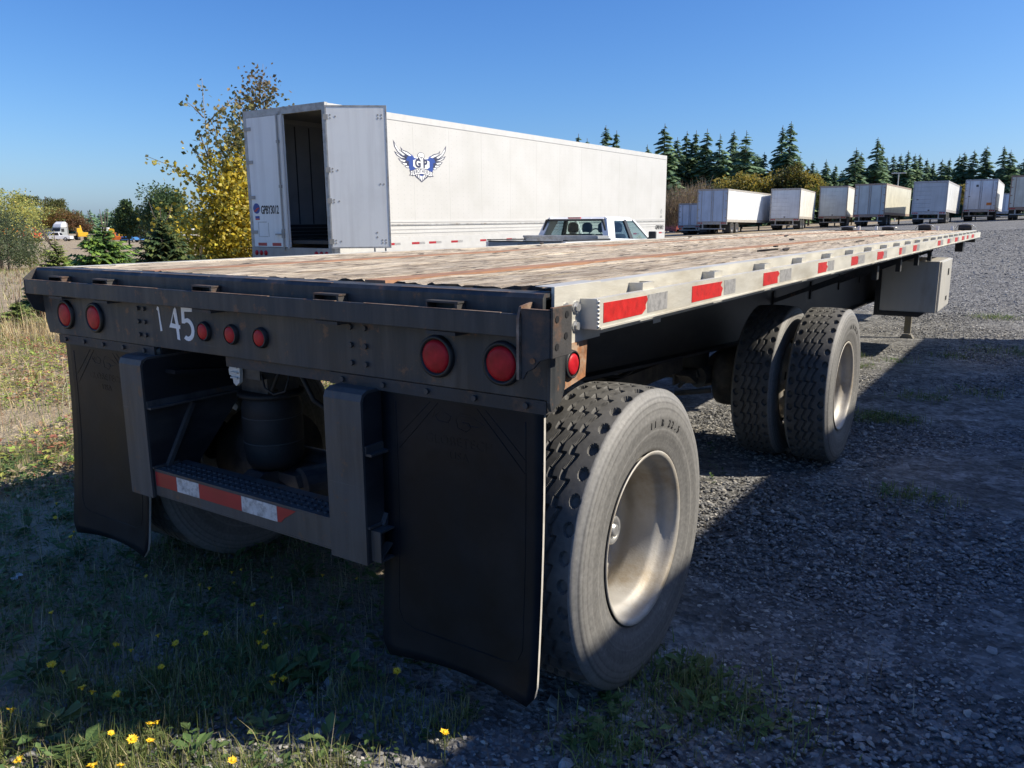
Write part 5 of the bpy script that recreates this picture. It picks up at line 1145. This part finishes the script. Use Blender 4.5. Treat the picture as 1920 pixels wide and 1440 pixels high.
# bare brownish tree: fans of thin upright twigs
def twiggy(label, u, dep, h_, rx, n, pal, seed, leafpal=None):
    g = np.random.default_rng(seed); x, y = ray_at(u, dep); T = thing('bare_tree', label, 'tree', (x, y, H(x, y)))
    obj('trunk', trunk_mb(h_ * .6, h_ * .02, (0, 0), [(g.uniform(0, 6.3), h_ * .15, rx * .6, h_ * .45) for _ in range(9)]), M['bark'], T)
    a = g.uniform(0, 2 * np.pi, n); r = rx * np.sqrt(g.uniform(0, 1, n)); zt = h_ * (1 - .45 * (r / rx) ** 2) * g.uniform(.75, 1.05, n)
    P = np.stack([r * np.cos(a), r * np.sin(a), zt * g.uniform(.15, .8, n)], 1); D = unit(np.stack([np.cos(a) * r / rx * .5, np.sin(a) * r / rx * .5, np.ones(n)], 1) + .25 * g.standard_normal((n, 3)))
    L_ = (h_ * g.uniform(.10, .26, n))[:, None]; Wd = unit(np.cross(D, g.standard_normal((n, 3)))) * .02
    V = np.stack([P - Wd, P + Wd, P + D * L_ + Wd * .3, P + D * L_ - Wd * .3], 1).reshape(-1, 3); c = np.repeat(pick(pal, n, .25, g), 4, 0)
    pt = [(V, np.arange(4 * n).reshape(n, 4), c)]
    if leafpal:
        m_ = n // 3; k = g.integers(0, n, m_); pt.append(leaf_geo(P[k] + D[k] * L_[k] * .7, .22, pick(leafpal, m_, .25, g), g=g))
    crown_obj(pt, M['leaf'], 'crown', T)
BR = [(3, (0.288, 0.216, 0.154)), (2, (0.360, 0.278, 0.180)), (1, (0.180, 0.144, 0.108))]
twiggy('bare brown twiggy tree behind the front end of the white trailer', 1275, 92, 6.0, 3.0, 5200, BR, 31, [(2, (.20, .16, .06)), (1, (.13, .12, .05))])
twiggy('bare tan twiggy tree with a few yellow leaves, right half of the brown pair', 1312, 94, 6.4, 2.6, 4800, BR, 32, [(3, (.24, .19, .06)), (1, (.15, .13, .05))])
# light pole between the conifers, utility pole far left
x, y = ray_at(1676, 110); T = thing('light_pole', 'slim pale yard light pole in front of the conifers', 'light pole', (x, y, H(x, y)))
obj('pole', MB().cyl((0, 0, 0), (0, 0, 6.4), .09, .06, 8), M['alu'], T); obj('lamp_head', MB().box(-.9, .9, -.1, .1, 6.4, 6.55), M['alu'], T)
x, y = ray_at(91, 230); T = thing('utility_pole', 'wooden utility pole rising above the trees at the far left', 'utility pole', (x, y, H(x, y)))
obj('pole', MB().cyl((0, 0, 0), (0, 0, 11.6), .2, .14, 8), M['bark'], T); obj('crossarm', MB().box(-1.2, 1.2, -.08, .08, 10.6, 10.8), M['bark'], T)
# left side trees and bushes
OLB = [(3, (0.458, 0.475, 0.135)), (2, (0.609, 0.573, 0.153)), (2, (0.324, 0.382, 0.135)), (1, (0.762, 0.631, 0.191))]
broadleaf('big olive willow bush at the left edge of the picture', -5, 44, 4.6, 2.4, 2.2, OLB, 9000, .12, 41, cat='bush', name='willow_bush', lobes=70, low=.02)
broadleaf('grey-green bush in front of the big olive willow', 8, 33, 2.5, 1.6, 1.35, [(3, (.12, .16, .08)), (2, (.16, .20, .11)), (1, (.08, .10, .05))], 7000, .085, 42, cat='bush', name='bush', lobes=60, low=.0)
broadleaf('low olive bush right of the grey-green bush', 48, 36, 1.5, 1.0, .85, [(2, (.13, .18, .05)), (2, (.24, .24, .08))], 2600, .08, 43, cat='bush', name='bush', low=.0)
broadleaf('wide olive tree behind the white pickup in the far field', 62, 205, 9.4, 9.4, 4.7, OLB, 6000, .42, 44, low=.05)
broadleaf('flat-topped pale green tree left of the utility pole', 56, 215, 11.3, 3.8, 1.8, [(2, (.11, .14, .05)), (1, (.15, .16, .06))], 3000, .42, 45)
broadleaf('pale green tree right of the utility pole', 108, 212, 10.4, 3.6, 2.1, [(2, (.13, .15, .05)), (1, (.19, .18, .06))], 3000, .42, 46)
broadleaf('orange-brown tree behind the white-roofed semi tractor', 118, 205, 7.6, 6.4, 3.2, [(3, (.22, .14, .04)), (2, (.17, .13, .04)), (1, (.25, .11, .05))], 5000, .4, 47, low=.05)
broadleaf('reddish brown shrub right of the orange-brown tree', 146, 205, 5.4, 3.5, 2.2, [(2, (.20, .10, .05)), (2, (.16, .11, .06))], 2500, .38, 48, cat='bush', name='bush')
DG = [(3, (0.086, 0.151, 0.064)), (2, (0.121, 0.194, 0.078)), (1, (0.061, 0.097, 0.054)), (.6, (0.268, 0.292, 0.073))]
broadleaf('large dark green round tree beyond the field vehicles', 308, 98, 7.6, 3.3, 3.6, DG, 8000, .34, 49, lobes=60, low=.08)
broadleaf('smaller dark green tree left of the large round one', 240, 100, 6.0, 1.7, 2.6, DG, 4000, .34, 50, low=.1)
broadleaf('dark bush behind the two young firs', 262, 104, 4.0, 3.2, 1.6, [(2, (.05, .065, .03)), (1, (.16, .11, .07))], 3000, .34, 51, cat='bush', name='bush')
# young firs in front of the field
FR = [(3, (0.093, 0.178, 0.048)), (2, (0.128, 0.230, 0.060)), (1, (0.060, 0.111, 0.037))]; FD = [(3, (0.042, 0.078, 0.033)), (2, (0.060, 0.105, 0.042)), (1, (0.135, 0.128, 0.045))]
def fir(label, u, dep, top_v, wpx, pal, seed, tip, shoots=3):
    x, y = ray_at(u, dep); ztop = CAM.z + (428.5 - top_v) * dep / FPX; z = H(x, y); h_ = ztop - z; rb = wpx / 2 * dep / FPX / h_ * 1.75
    T = thing('young_fir', label, 'fir', (x, y, z - .02)); g = np.random.default_rng(seed)
    me = conifer_mesh(seed, rb, 24, 13, 10, pal, .05, .02, tip, wr=.20, lf=.42); link('crown', me, T, scale=(h_, h_, h_ * .93))
    mb = trunk_mb(h_, .03)
    for _ in range(shoots):
        a = g.uniform(0, 6.3); mb.tube([(0, 0, h_ * .8), (math.cos(a) * .08 * h_, math.sin(a) * .08 * h_, h_ * .92), (math.cos(a) * .12 * h_, math.sin(a) * .12 * h_, h_ * g.uniform(1.0, 1.06))], [.012, .009, .004], 5)
    obj('trunk', mb, M['bark'], T)
fir('bright green young fir in the middle of the left background', 193, 13.5, 402, 128, FR, 61, (.22, .34, .06), 4)
fir('pale thin young fir left of the bright green one', 100, 12.5, 432, 80, [(2, (.09, .14, .04)), (2, (.15, .17, .06)), (1, (.06, .09, .03))], 62, (.30, .36, .09), 3)
fir('dark young fir standing against the yellow-leaved tree', 303, 15.5, 388, 105, FD, 63, (.15, .19, .06), 2)
fir('low dark fir at the foot of the yellow-leaved tree', 372, 15.5, 462, 70, FD, 64, (.07, .10, .03), 1)
fir('small fir poking out past the left end of the trailer rear', 47, 12.6, 512, 46, FR, 65, (.16, .24, .05), 1)
fir('tiny pale fir seedling in the dry grass at the left edge', 14, 11.6, 556, 52, [(2, (.12, .17, .05)), (1, (.18, .22, .07))], 66, (.24, .30, .08), 2)
broadleaf('small red-leaved shrub beside the left end of the trailer', 76, 12.0, .62, .20, .28, [(3, (.13, .05, .035)), (2, (.20, .09, .05)), (1, (.08, .07, .03))], 700, .035, 67, cat='shrub', name='shrub', low=.0)
twiggy('dry brown brush between the bright green and dark young firs', 250, 15.0, .95, .55, 1500, [(2, (.22, .16, .09)), (1, (.28, .21, .12))], 68)
# ---- yellow-leaved young poplars beside the white trailer
def poplar(label, u0, dep, lines, blobs, seed, pal_lo, pal_hi, vmix):
    g = np.random.default_rng(seed); x, y = ray_at(u0, dep); z0 = H(x, y); k = dep / FPX
    T = thing('yellow_poplar', label, 'tree', (x, y, z0), (0, 0, YAW))
    loc = lambda u, v, dd=0.: ((u - u0) * k, dd, CAM.z + (428.5 - v) * k - z0)
    mb = MB(); mb.smooth = True; Ps = []
    for ln, dd, nl in lines:
        pts = [Vector(loc(u, v, dd * i / max(1, len(ln) - 1))) for i, (u, v) in enumerate(ln)]
        mb.tube(pts, [.022 * (1 - .75 * i / (len(pts) - 1)) for i in range(len(pts))], 5)
        for _ in range(nl):
            t = g.uniform(.15, 1) * (len(pts) - 1); i = min(int(t), len(pts) - 2); p = pts[i].lerp(pts[i + 1], t - i); Ps.append((p.x + g.normal(0, .09), p.y + g.normal(0, .10), p.z + g.normal(-.03, .07)))
    obj('trunk', mb, M['bark_pale'], T)
    for (u, v, ru, rv, n) in blobs:
        for _ in range(n): a = g.standard_normal(3); c = loc(u + a[0] * ru, v + a[1] * rv, a[2] * .45); Ps.append(c)
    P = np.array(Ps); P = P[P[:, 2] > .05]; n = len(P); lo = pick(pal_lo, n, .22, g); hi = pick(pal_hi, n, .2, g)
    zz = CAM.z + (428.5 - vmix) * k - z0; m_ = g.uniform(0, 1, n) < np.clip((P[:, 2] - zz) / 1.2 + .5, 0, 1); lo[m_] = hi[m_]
    V, F, c = leaf_geo(P, .135, lo, .0, .68, g); crown_obj([(V, F, c)], M['leaf'], 'crown', T)
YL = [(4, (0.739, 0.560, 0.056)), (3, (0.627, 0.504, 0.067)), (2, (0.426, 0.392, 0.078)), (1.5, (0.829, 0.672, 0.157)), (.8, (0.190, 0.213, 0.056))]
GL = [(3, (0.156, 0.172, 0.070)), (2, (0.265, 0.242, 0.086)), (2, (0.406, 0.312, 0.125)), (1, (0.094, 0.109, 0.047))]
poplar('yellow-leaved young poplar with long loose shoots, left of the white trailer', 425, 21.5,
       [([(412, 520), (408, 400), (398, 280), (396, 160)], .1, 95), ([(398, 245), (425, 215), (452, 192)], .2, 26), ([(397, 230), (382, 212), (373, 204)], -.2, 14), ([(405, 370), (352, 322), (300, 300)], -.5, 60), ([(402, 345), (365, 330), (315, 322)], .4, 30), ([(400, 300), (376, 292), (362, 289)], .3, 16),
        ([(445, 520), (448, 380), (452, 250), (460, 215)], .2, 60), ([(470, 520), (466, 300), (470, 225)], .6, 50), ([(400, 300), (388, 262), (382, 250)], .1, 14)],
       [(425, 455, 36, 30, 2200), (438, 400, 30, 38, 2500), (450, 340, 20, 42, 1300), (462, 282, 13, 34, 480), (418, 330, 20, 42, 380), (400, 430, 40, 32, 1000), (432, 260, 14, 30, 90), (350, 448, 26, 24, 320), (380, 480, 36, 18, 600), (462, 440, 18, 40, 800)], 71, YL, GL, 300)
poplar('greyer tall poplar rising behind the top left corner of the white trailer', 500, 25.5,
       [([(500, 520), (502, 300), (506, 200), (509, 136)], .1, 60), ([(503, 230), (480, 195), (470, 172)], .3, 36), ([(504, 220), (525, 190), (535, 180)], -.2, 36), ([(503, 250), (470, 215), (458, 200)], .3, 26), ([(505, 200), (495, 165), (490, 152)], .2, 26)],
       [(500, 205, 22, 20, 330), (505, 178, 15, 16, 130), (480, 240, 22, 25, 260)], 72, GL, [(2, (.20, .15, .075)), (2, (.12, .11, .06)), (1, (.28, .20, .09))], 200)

# ---------------------------------------------------------------- grass, weeds, gravel
def blades(n, X0, X1, Y0, Y1, l0, l1, wd, pal, lean=.6, g=rng, mask=None, clump=0, pts=None):
    if pts is None:
        x = g.uniform(X0, X1, n); y = g.uniform(Y0, Y1, n)
    else: x, y = pts
    if clump:
        cx = g.uniform(X0, X1, clump); cy = g.uniform(Y0, Y1, clump); k = g.integers(0, clump, n); x = cx[k] + g.normal(0, .06, n); y = cy[k] + g.normal(0, .06, n)
    if mask is not None: m_ = mask(x, y, g); x, y = x[m_], y[m_]
    n = len(x); z = hgt(x, y) - .005; a = g.uniform(0, 2 * np.pi, n); L_ = g.uniform(l0, l1, n) * g.uniform(.6, 1.2, n); le = np.abs(g.normal(0, lean, n)); wv = wd * g.uniform(.6, 1.4, n)
    d = np.stack([np.cos(a), np.sin(a), np.zeros(n)], 1); s_ = np.stack([-np.sin(a), np.cos(a), np.zeros(n)], 1) * wv[:, None] * .5; up = np.array([0, 0, 1.])
    P = np.stack([x, y, z], 1); t1 = np.clip(le * .6, 0, 1.4)[:, None]; t2 = np.clip(le * 1.3, 0, 1.75)[:, None]; L_ = L_[:, None]
    m1 = P + (d * np.sin(t1) + up * np.cos(t1)) * L_ * .5; e = m1 + (d * np.sin(t2) + up * np.cos(t2)) * L_ * .5
    V = np.stack([P - s_, P + s_, m1 + s_ * .8, m1 - s_ * .8, e], 1).reshape(-1, 3); o = np.arange(n)[:, None] * 5
    F = np.concatenate([o + np.array([[0, 1, 2]]), o + np.array([[0, 2, 3]]), o + np.array([[3, 2, 4]])]); return V, F, np.repeat(pick(pal, n, .22, g), 5, 0)
def rosettes(n, X0, X1, Y0, Y1, size, pal, g=rng, mask=None, per=7, hmax=.05):
    cx = g.uniform(X0, X1, n); cy = g.uniform(Y0, Y1, n)
    if mask is not None: m_ = mask(cx, cy, g); cx, cy = cx[m_], cy[m_]
    n = len(cx); k = np.repeat(np.arange(n), per); m = len(k); a = g.uniform(0, 2 * np.pi, m); cc = pick(pal, n, .15, g)[k] * g.uniform(.75, 1.25, (m, 1))
    r0 = g.uniform(.0, .4, m) * size; d = np.stack([np.cos(a), np.sin(a), g.uniform(.05, .8, m)], 1); d = unit(d); s_ = np.stack([-np.sin(a), np.cos(a), g.uniform(-.3, .3, m)], 1); L_ = (size * g.uniform(.5, 1.3, m) * g.uniform(.6, 1.3, n)[k])[:, None]
    P = np.stack([cx[k] + np.cos(a) * r0, cy[k] + np.sin(a) * r0, hgt(cx[k], cy[k]) + g.uniform(0, hmax, m)], 1)
    V = np.stack([P, P + d * L_ * .55 + s_ * L_ * .24, P + d * L_ - np.array([0, 0, 1.]) * L_ * .15, P + d * L_ * .55 - s_ * L_ * .24], 1).reshape(-1, 3)
    F = np.arange(4 * m).reshape(m, 4); F = np.concatenate([F[:, [0, 1, 2]], F[:, [0, 2, 3]]]); return V, F, np.repeat(cc, 4, 0)
def nmask(x, y, sc, th, seed=0.):
    return np.array([mnoise.noise((a * sc, b * sc, seed)) for a, b in zip(x, y)]) > th
def stuff(name, parts, mat, label):
    o = crown_obj(parts, mat, name, None); o['kind'] = 'stuff'; o['label'] = label; return o
GR = [(4, (0.179, 0.249, 0.076)), (3, (0.238, 0.309, 0.095)), (2, (0.381, 0.357, 0.167)), (1, (0.619, 0.500, 0.286)), (1, (0.119, 0.179, 0.060))]
ST = [(4, (0.710, 0.558, 0.321)), (3, (0.575, 0.439, 0.237)), (2, (0.800, 0.676, 0.439)), (1, (0.338, 0.338, 0.118)), (1, (0.439, 0.254, 0.152))]
SG = [(3, (0.552, 0.444, 0.252)), (4, (0.312, 0.360, 0.108)), (2, (0.720, 0.588, 0.360)), (1, (0.432, 0.240, 0.144)), (2, (0.228, 0.288, 0.084))]
edge = lambda x, y, g: (x < .25 + g.normal(0, .35, len(x)) - np.clip((y - 1.0), 0, 9) * .35) & nmask(x, y, 1.6, -.42 , 4.)
edge2 = lambda x, y, g: x < .75 + g.normal(0, .3, len(x)) - np.clip((y - 1.5), 0, 9) * .35
def strip(x, y, g):   # the sunlit strip behind the right flap carries the palest grass
    return np.abs(x - (.55 + .25 * np.sin(y * 9))) < .3
stuff('grass', [blades(60000, -3.6, 1.0, -1.3, 4.2, .025, .09, .0032, GR, 1.0, mask=edge), blades(15000, -3.4, .9, -1.2, 3.5, .08, .22, .0020, [(3, (.42, .36, .24)), (1, (.20, .21, .09))], 1.5, mask=edge),
   blades(9000, -.25, 1.15, -.95, .05, .04, .12, .0030, [(3, (.24, .28, .09)), (2, (.42, .38, .20)), (2, (.16, .21, .06))], .8, clump=55, mask=lambda x, y, g: x < .95)],
   M['blade'], 'short grass and dry stems in the shade behind the trailer')
stuff('dry_grass', [blades(80000, -13, -2.3, -1.5, 11.5, .04, .15, .005, SG, 1.35, mask=lambda x, y, g: nmask(x, y, .9, -.38, 8.)), blades(9000, -12.5, -2.5, 1, 11, .12, .32, .0035, ST, .9)],
   M['blade'], 'sunlit dry and green grass left of the trailer')
bx, by = ray_at(60, 11.2); q = rng.normal(0, 1, (2, 7500)); ax_ = rng.uniform(-5.5, 3.5, 7500); de = rng.normal(0, .55, 7500)
tall = (bx + math.cos(YAW) * ax_ - math.sin(YAW) * de, by + math.sin(YAW) * ax_ + math.cos(YAW) * de)
stuff('tall_straw', [blades(0, 0, 0, 0, 0, .22, .46, .006, ST[:3] + [(.5, (.3, .16, .08))], .75, pts=tall)], M['blade'], 'band of tall straw-coloured grass left of the trailer')
stuff('field_grass', [blades(42000, -60, -9, 6, 48, .06, .20, .018, [(3, (.27, .19, .11)), (2, (.33, .25, .15)), (1, (.20, .15, .09)), (.6, (.17, .18, .06))], .8), blades(9000, -34, -10, 4, 24, .10, .30, .010, SG, .6)], M['blade'], 'mown brown field grass beyond the straw')
WG = [(4, (0.111, 0.189, 0.062)), (3, (0.144, 0.221, 0.078)), (1, (0.199, 0.243, 0.088))]
WS = [(4, (0.288, 0.384, 0.084)), (3, (0.480, 0.492, 0.120)), (2, (0.408, 0.168, 0.108)), (1.4, (0.504, 0.300, 0.156)), (.8, (0.192, 0.108, 0.072)), (1.6, (0.576, 0.468, 0.300))]
stuff('weeds', [rosettes(4200, -3.4, .95, -1.2, 3.6, .032, WG, mask=edge2), rosettes(300, -3.2, .9, -1.1, 1.6, .060, WG, mask=edge2, per=9)], M['blade'], 'broad-leaved weeds in the shaded grass')
stuff('ground_cover', [rosettes(22000, -12, -2.3, -1, 10.5, .046, WS, mask=lambda x, y, g: nmask(x, y, .8, -.2, 2.), per=6, hmax=.07)], M['blade'], 'yellow-green and reddish ground cover in the sun')
# weed tufts in the gravel
tp = []; rp_ = []
for u, v, n, s_ in ((1285, 1290, 420, .10), (1330, 1330, 260, .11), (1180, 1300, 160, .12), (1420, 1360, 120, .10), (1730, 750, 260, .14), (1642, 786, 300, .10), (1690, 790, 160, .09), (1865, 596, 500, .22), (1830, 740, 160, .15), (1620, 690, 90, .08), (1605, 670, 90, .08), (1880, 660, 300, .25), (1690, 930, 90, .08), (1600, 690, 60, .06), (1740, 940, 90, .09), (1130, 1415, 200, .07), (1160, 1380, 120, .1), (1680, 680, 160, .16), (1790, 320 + 350, 120, .14)):
    x, y = gp(u, v); tp.append(blades(0, 0, 0, 0, 0, .04, .11, .004, GR[:3], .8, pts=(rng.normal(x, s_, n), rng.normal(y, s_, n))))
    rp_.append(rosettes(max(3, n // 22), x - s_ * 1.3, x + s_ * 1.3, y - s_ * 1.3, y + s_ * 1.3, .045, WG))
stuff('weed_tufts', tp + rp_, M['blade'], 'scattered green weed tufts growing through the gravel')
n = 420; sx_ = rng.uniform(-.2, 3.2, n); sy_ = rng.uniform(-.9, 4.5, n)
stuff('straw_litter', [blades(0, 0, 0, 0, 0, .06, .22, .0028, [(3, (.36, .32, .25)), (1, (.22, .19, .14))], 2.2, pts=(sx_, sy_))], M['blade'], 'dry stalks lying on the gravel')
def stones(n, X0, X1, Y0, Y1, s0, s1, g, mask=None, pal=None, sink=.3, lo=False):
    x = g.uniform(X0, X1, n); y = g.uniform(Y0, Y1, n)
    if mask is not None: m_ = mask(x, y, g); x, y = x[m_], y[m_]
    n = len(x); t = (1 + 5 ** .5) / 2
    ico = unit(np.array([(-1, t, 0), (1, t, 0), (-1, -t, 0), (1, -t, 0), (0, -1, t), (0, 1, t), (0, -1, -t), (0, 1, -t), (t, 0, -1), (t, 0, 1), (-t, 0, -1), (-t, 0, 1)], float))
    fi = np.array([(0, 11, 5), (0, 5, 1), (0, 1, 7), (0, 7, 10), (0, 10, 11), (1, 5, 9), (5, 11, 4), (11, 10, 2), (10, 7, 6), (7, 1, 8), (3, 9, 4), (3, 4, 2), (3, 2, 6), (3, 6, 8), (3, 8, 9), (4, 9, 5), (2, 4, 11), (6, 2, 10), (8, 6, 7), (9, 8, 1)])
    if lo:
        ico = np.array([(1, 0, 0), (-1, 0, 0), (0, 1, 0), (0, -1, 0), (0, 0, 1), (0, 0, -1)], float)
        fi = np.array([(0, 2, 4), (2, 1, 4), (1, 3, 4), (3, 0, 4), (2, 0, 5), (1, 2, 5), (3, 1, 5), (0, 3, 5)])
    kv = len(ico); s_ = (s0 + (s1 - s0) * g.uniform(0, 1, n) ** 3)[:, None]
    V = ico[None] * (1 + .28 * g.standard_normal((n, kv, 1)).clip(-1.6, 1.6)) * s_[:, None] * np.stack([g.uniform(.8, 1.35, n), g.uniform(.6, 1., n), g.uniform(.32, .6, n)], 1)[:, None]
    a = g.uniform(0, 2 * np.pi, n); b = g.normal(0, .35, n); ca, sa, cb, sb = np.cos(a)[:, None], np.sin(a)[:, None], np.cos(b)[:, None], np.sin(b)[:, None]
    X, Y, Z = V[..., 0], V[..., 1] * cb - V[..., 2] * sb, V[..., 1] * sb + V[..., 2] * cb
    V = np.stack([X * ca - Y * sa + x[:, None], X * sa + Y * ca + y[:, None], Z + (hgt(x, y) + s_[:, 0] * (.45 - sink))[:, None]], -1).reshape(-1, 3)
    F = (fi[None] + np.arange(n)[:, None, None] * kv).reshape(-1, 3); return V, F, np.repeat(pick(pal, n, .18, g), kv, 0)
SP = [(3, (0.202, 0.202, 0.204)), (3, (0.285, 0.282, 0.275)), (2, (0.392, 0.383, 0.363)), (2, (0.143, 0.145, 0.150)), (1, (0.499, 0.469, 0.415))]
gm = lambda x, y, g: x > -.25 + g.normal(0, .3, len(x))
stuff('gravel', [stones(42000, -.3, 3.3, -1.0, 2.4, .0055, .0145, rng, gm, SP), stones(30000, .0, 4.2, 2.3, 6.5, .007, .018, rng, None, SP), stones(30000, .0, 6.5, 6.2, 14.5, .010, .024, rng, None, SP, lo=True),
   stones(110, -.6, 3.3, -.9, 4, .02, .034, rng, gm, SP), stones(4500, -3.2, .4, -1.2, 3, .006, .018, rng, lambda x, y, g: nmask(x, y, 1.2, .12, 11.), SP), stones(5000, -9, -2.6, 1, 9, .008, .022, rng, lambda x, y, g: nmask(x, y, .6, .1, 12.), SP),
   stones(34000, -1, 11, 14, 27, .014, .034, rng, None, SP, lo=True), stones(34000, -3, 20, 26, 52, .02, .055, rng, None, SP, lo=True)], M['stone'], 'crushed grey stone of the yard')
# yellow flowers
fb = MB()
for i in range(13):
    a = 2 * math.pi * i / 13; c_, s_ = math.cos(a), math.sin(a); r = .0165 * (1 if i % 2 else .88)
    fb.add([(0, 0, .0), (c_ * r * .6 - s_ * .0035, s_ * r * .6 + c_ * .0035, .004), (c_ * r, s_ * r, .0035 + .002 * (i % 3)), (c_ * r * .6 + s_ * .0035, s_ * r * .6 - c_ * .0035, .004)], [(0, 1, 2, 3)])
fb.smooth = True; fb.lathe([(-.008, .002), (-.003, .005), (.004, .0055), (.0065, .003), (.007, .0003)], 'z', (0, 0, 0), 8)
BLO = fb.mesh('blossom', pm('yellow_petal', (.80, .52, .02), .6, 0, .15, 90))
STM = pm('green_stem', (.09, .12, .035), .6)
FLS = [(265, 58), (267, 110), (262, 178), (350, 243), (335, 268), (693, 455), (945, 495), (1098, 435), (1142, 423), (1108, 485), (992, 510), (1288, 458), (1528, 450), (1690, 465), (243, 627), (748, 735), (548, 780), (833, 773), (620, 805), (976, 725), (1200, 590), (1235, 645), (1300, 680), (1257, 720), (1226, 768), (1258, 790), (244, 875), (298, 907), (388, 982), (437, 1003), (555, 1016), (764, 886), (1297, 925), (1341, 942), (1290, 958), (55, 1088), (742, 1145), (711, 1235), (626, 1228), (525, 1198), (711, 1155), (90, 1325), (437, 1352), (570, 1352), (1100, 1328), (2104, 1195), (1880, 905)]
for i, (a, b) in enumerate(FLS):
    u, v = a * .3958, 900 + b * .3958; lit = b > 1100; hh = rnd.uniform(.05, .12) if not lit else rnd.uniform(.07, .13)
    x, y = gp(u, v, -.004 + hh); lab = ('yellow dandelion-like flower in the sunlit grass at the bottom edge', 'sunlit yellow flowers') if lit else ('small yellow dandelion-like flower in the shaded grass behind the trailer', 'yellow flowers in the shade')
    T = thing('yellow_flower', lab[0], 'flower', (x, y, -.006), (0, 0, 0), lab[1]); dx, dy = rnd.uniform(-.03, .03), rnd.uniform(-.03, .03)
    mb = MB(); mb.tube([(dx, dy, 0), (dx * .4, dy * .4, hh * .6), (0, 0, hh)], .0016, 4); obj('stem', mb, STM, T)
    s_ = .82 * rnd.uniform(.7, 1.15) * (1.15 if v > 1180 else .95); link('blossom', BLO, T, (0, 0, hh), (rnd.uniform(-.5, .5), rnd.uniform(-.5, .5), rnd.uniform(0, 6)), (s_, s_, s_))
x, y = gp(30, 1086); mb = MB(); g_ = random.Random(3)
mb.add([(g_.uniform(-.03, .03) + (i % 3 - 1) * .035, g_.uniform(-.01, .01) + (i // 3 - 1) * .03, g_.uniform(0, .03)) for i in range(9)], [(0, 1, 4, 3), (1, 2, 5, 4), (3, 4, 7, 6), (4, 5, 8, 7)])
so_ = obj('paper_scrap', mb, M['white_plastic'], None, (x, y, -.01)); sm = so_.modifiers.new('thick', 'SOLIDIFY'); sm.thickness = .002
tag(so_, 'crumpled white paper scrap in the shaded grass at the left edge', 'litter')
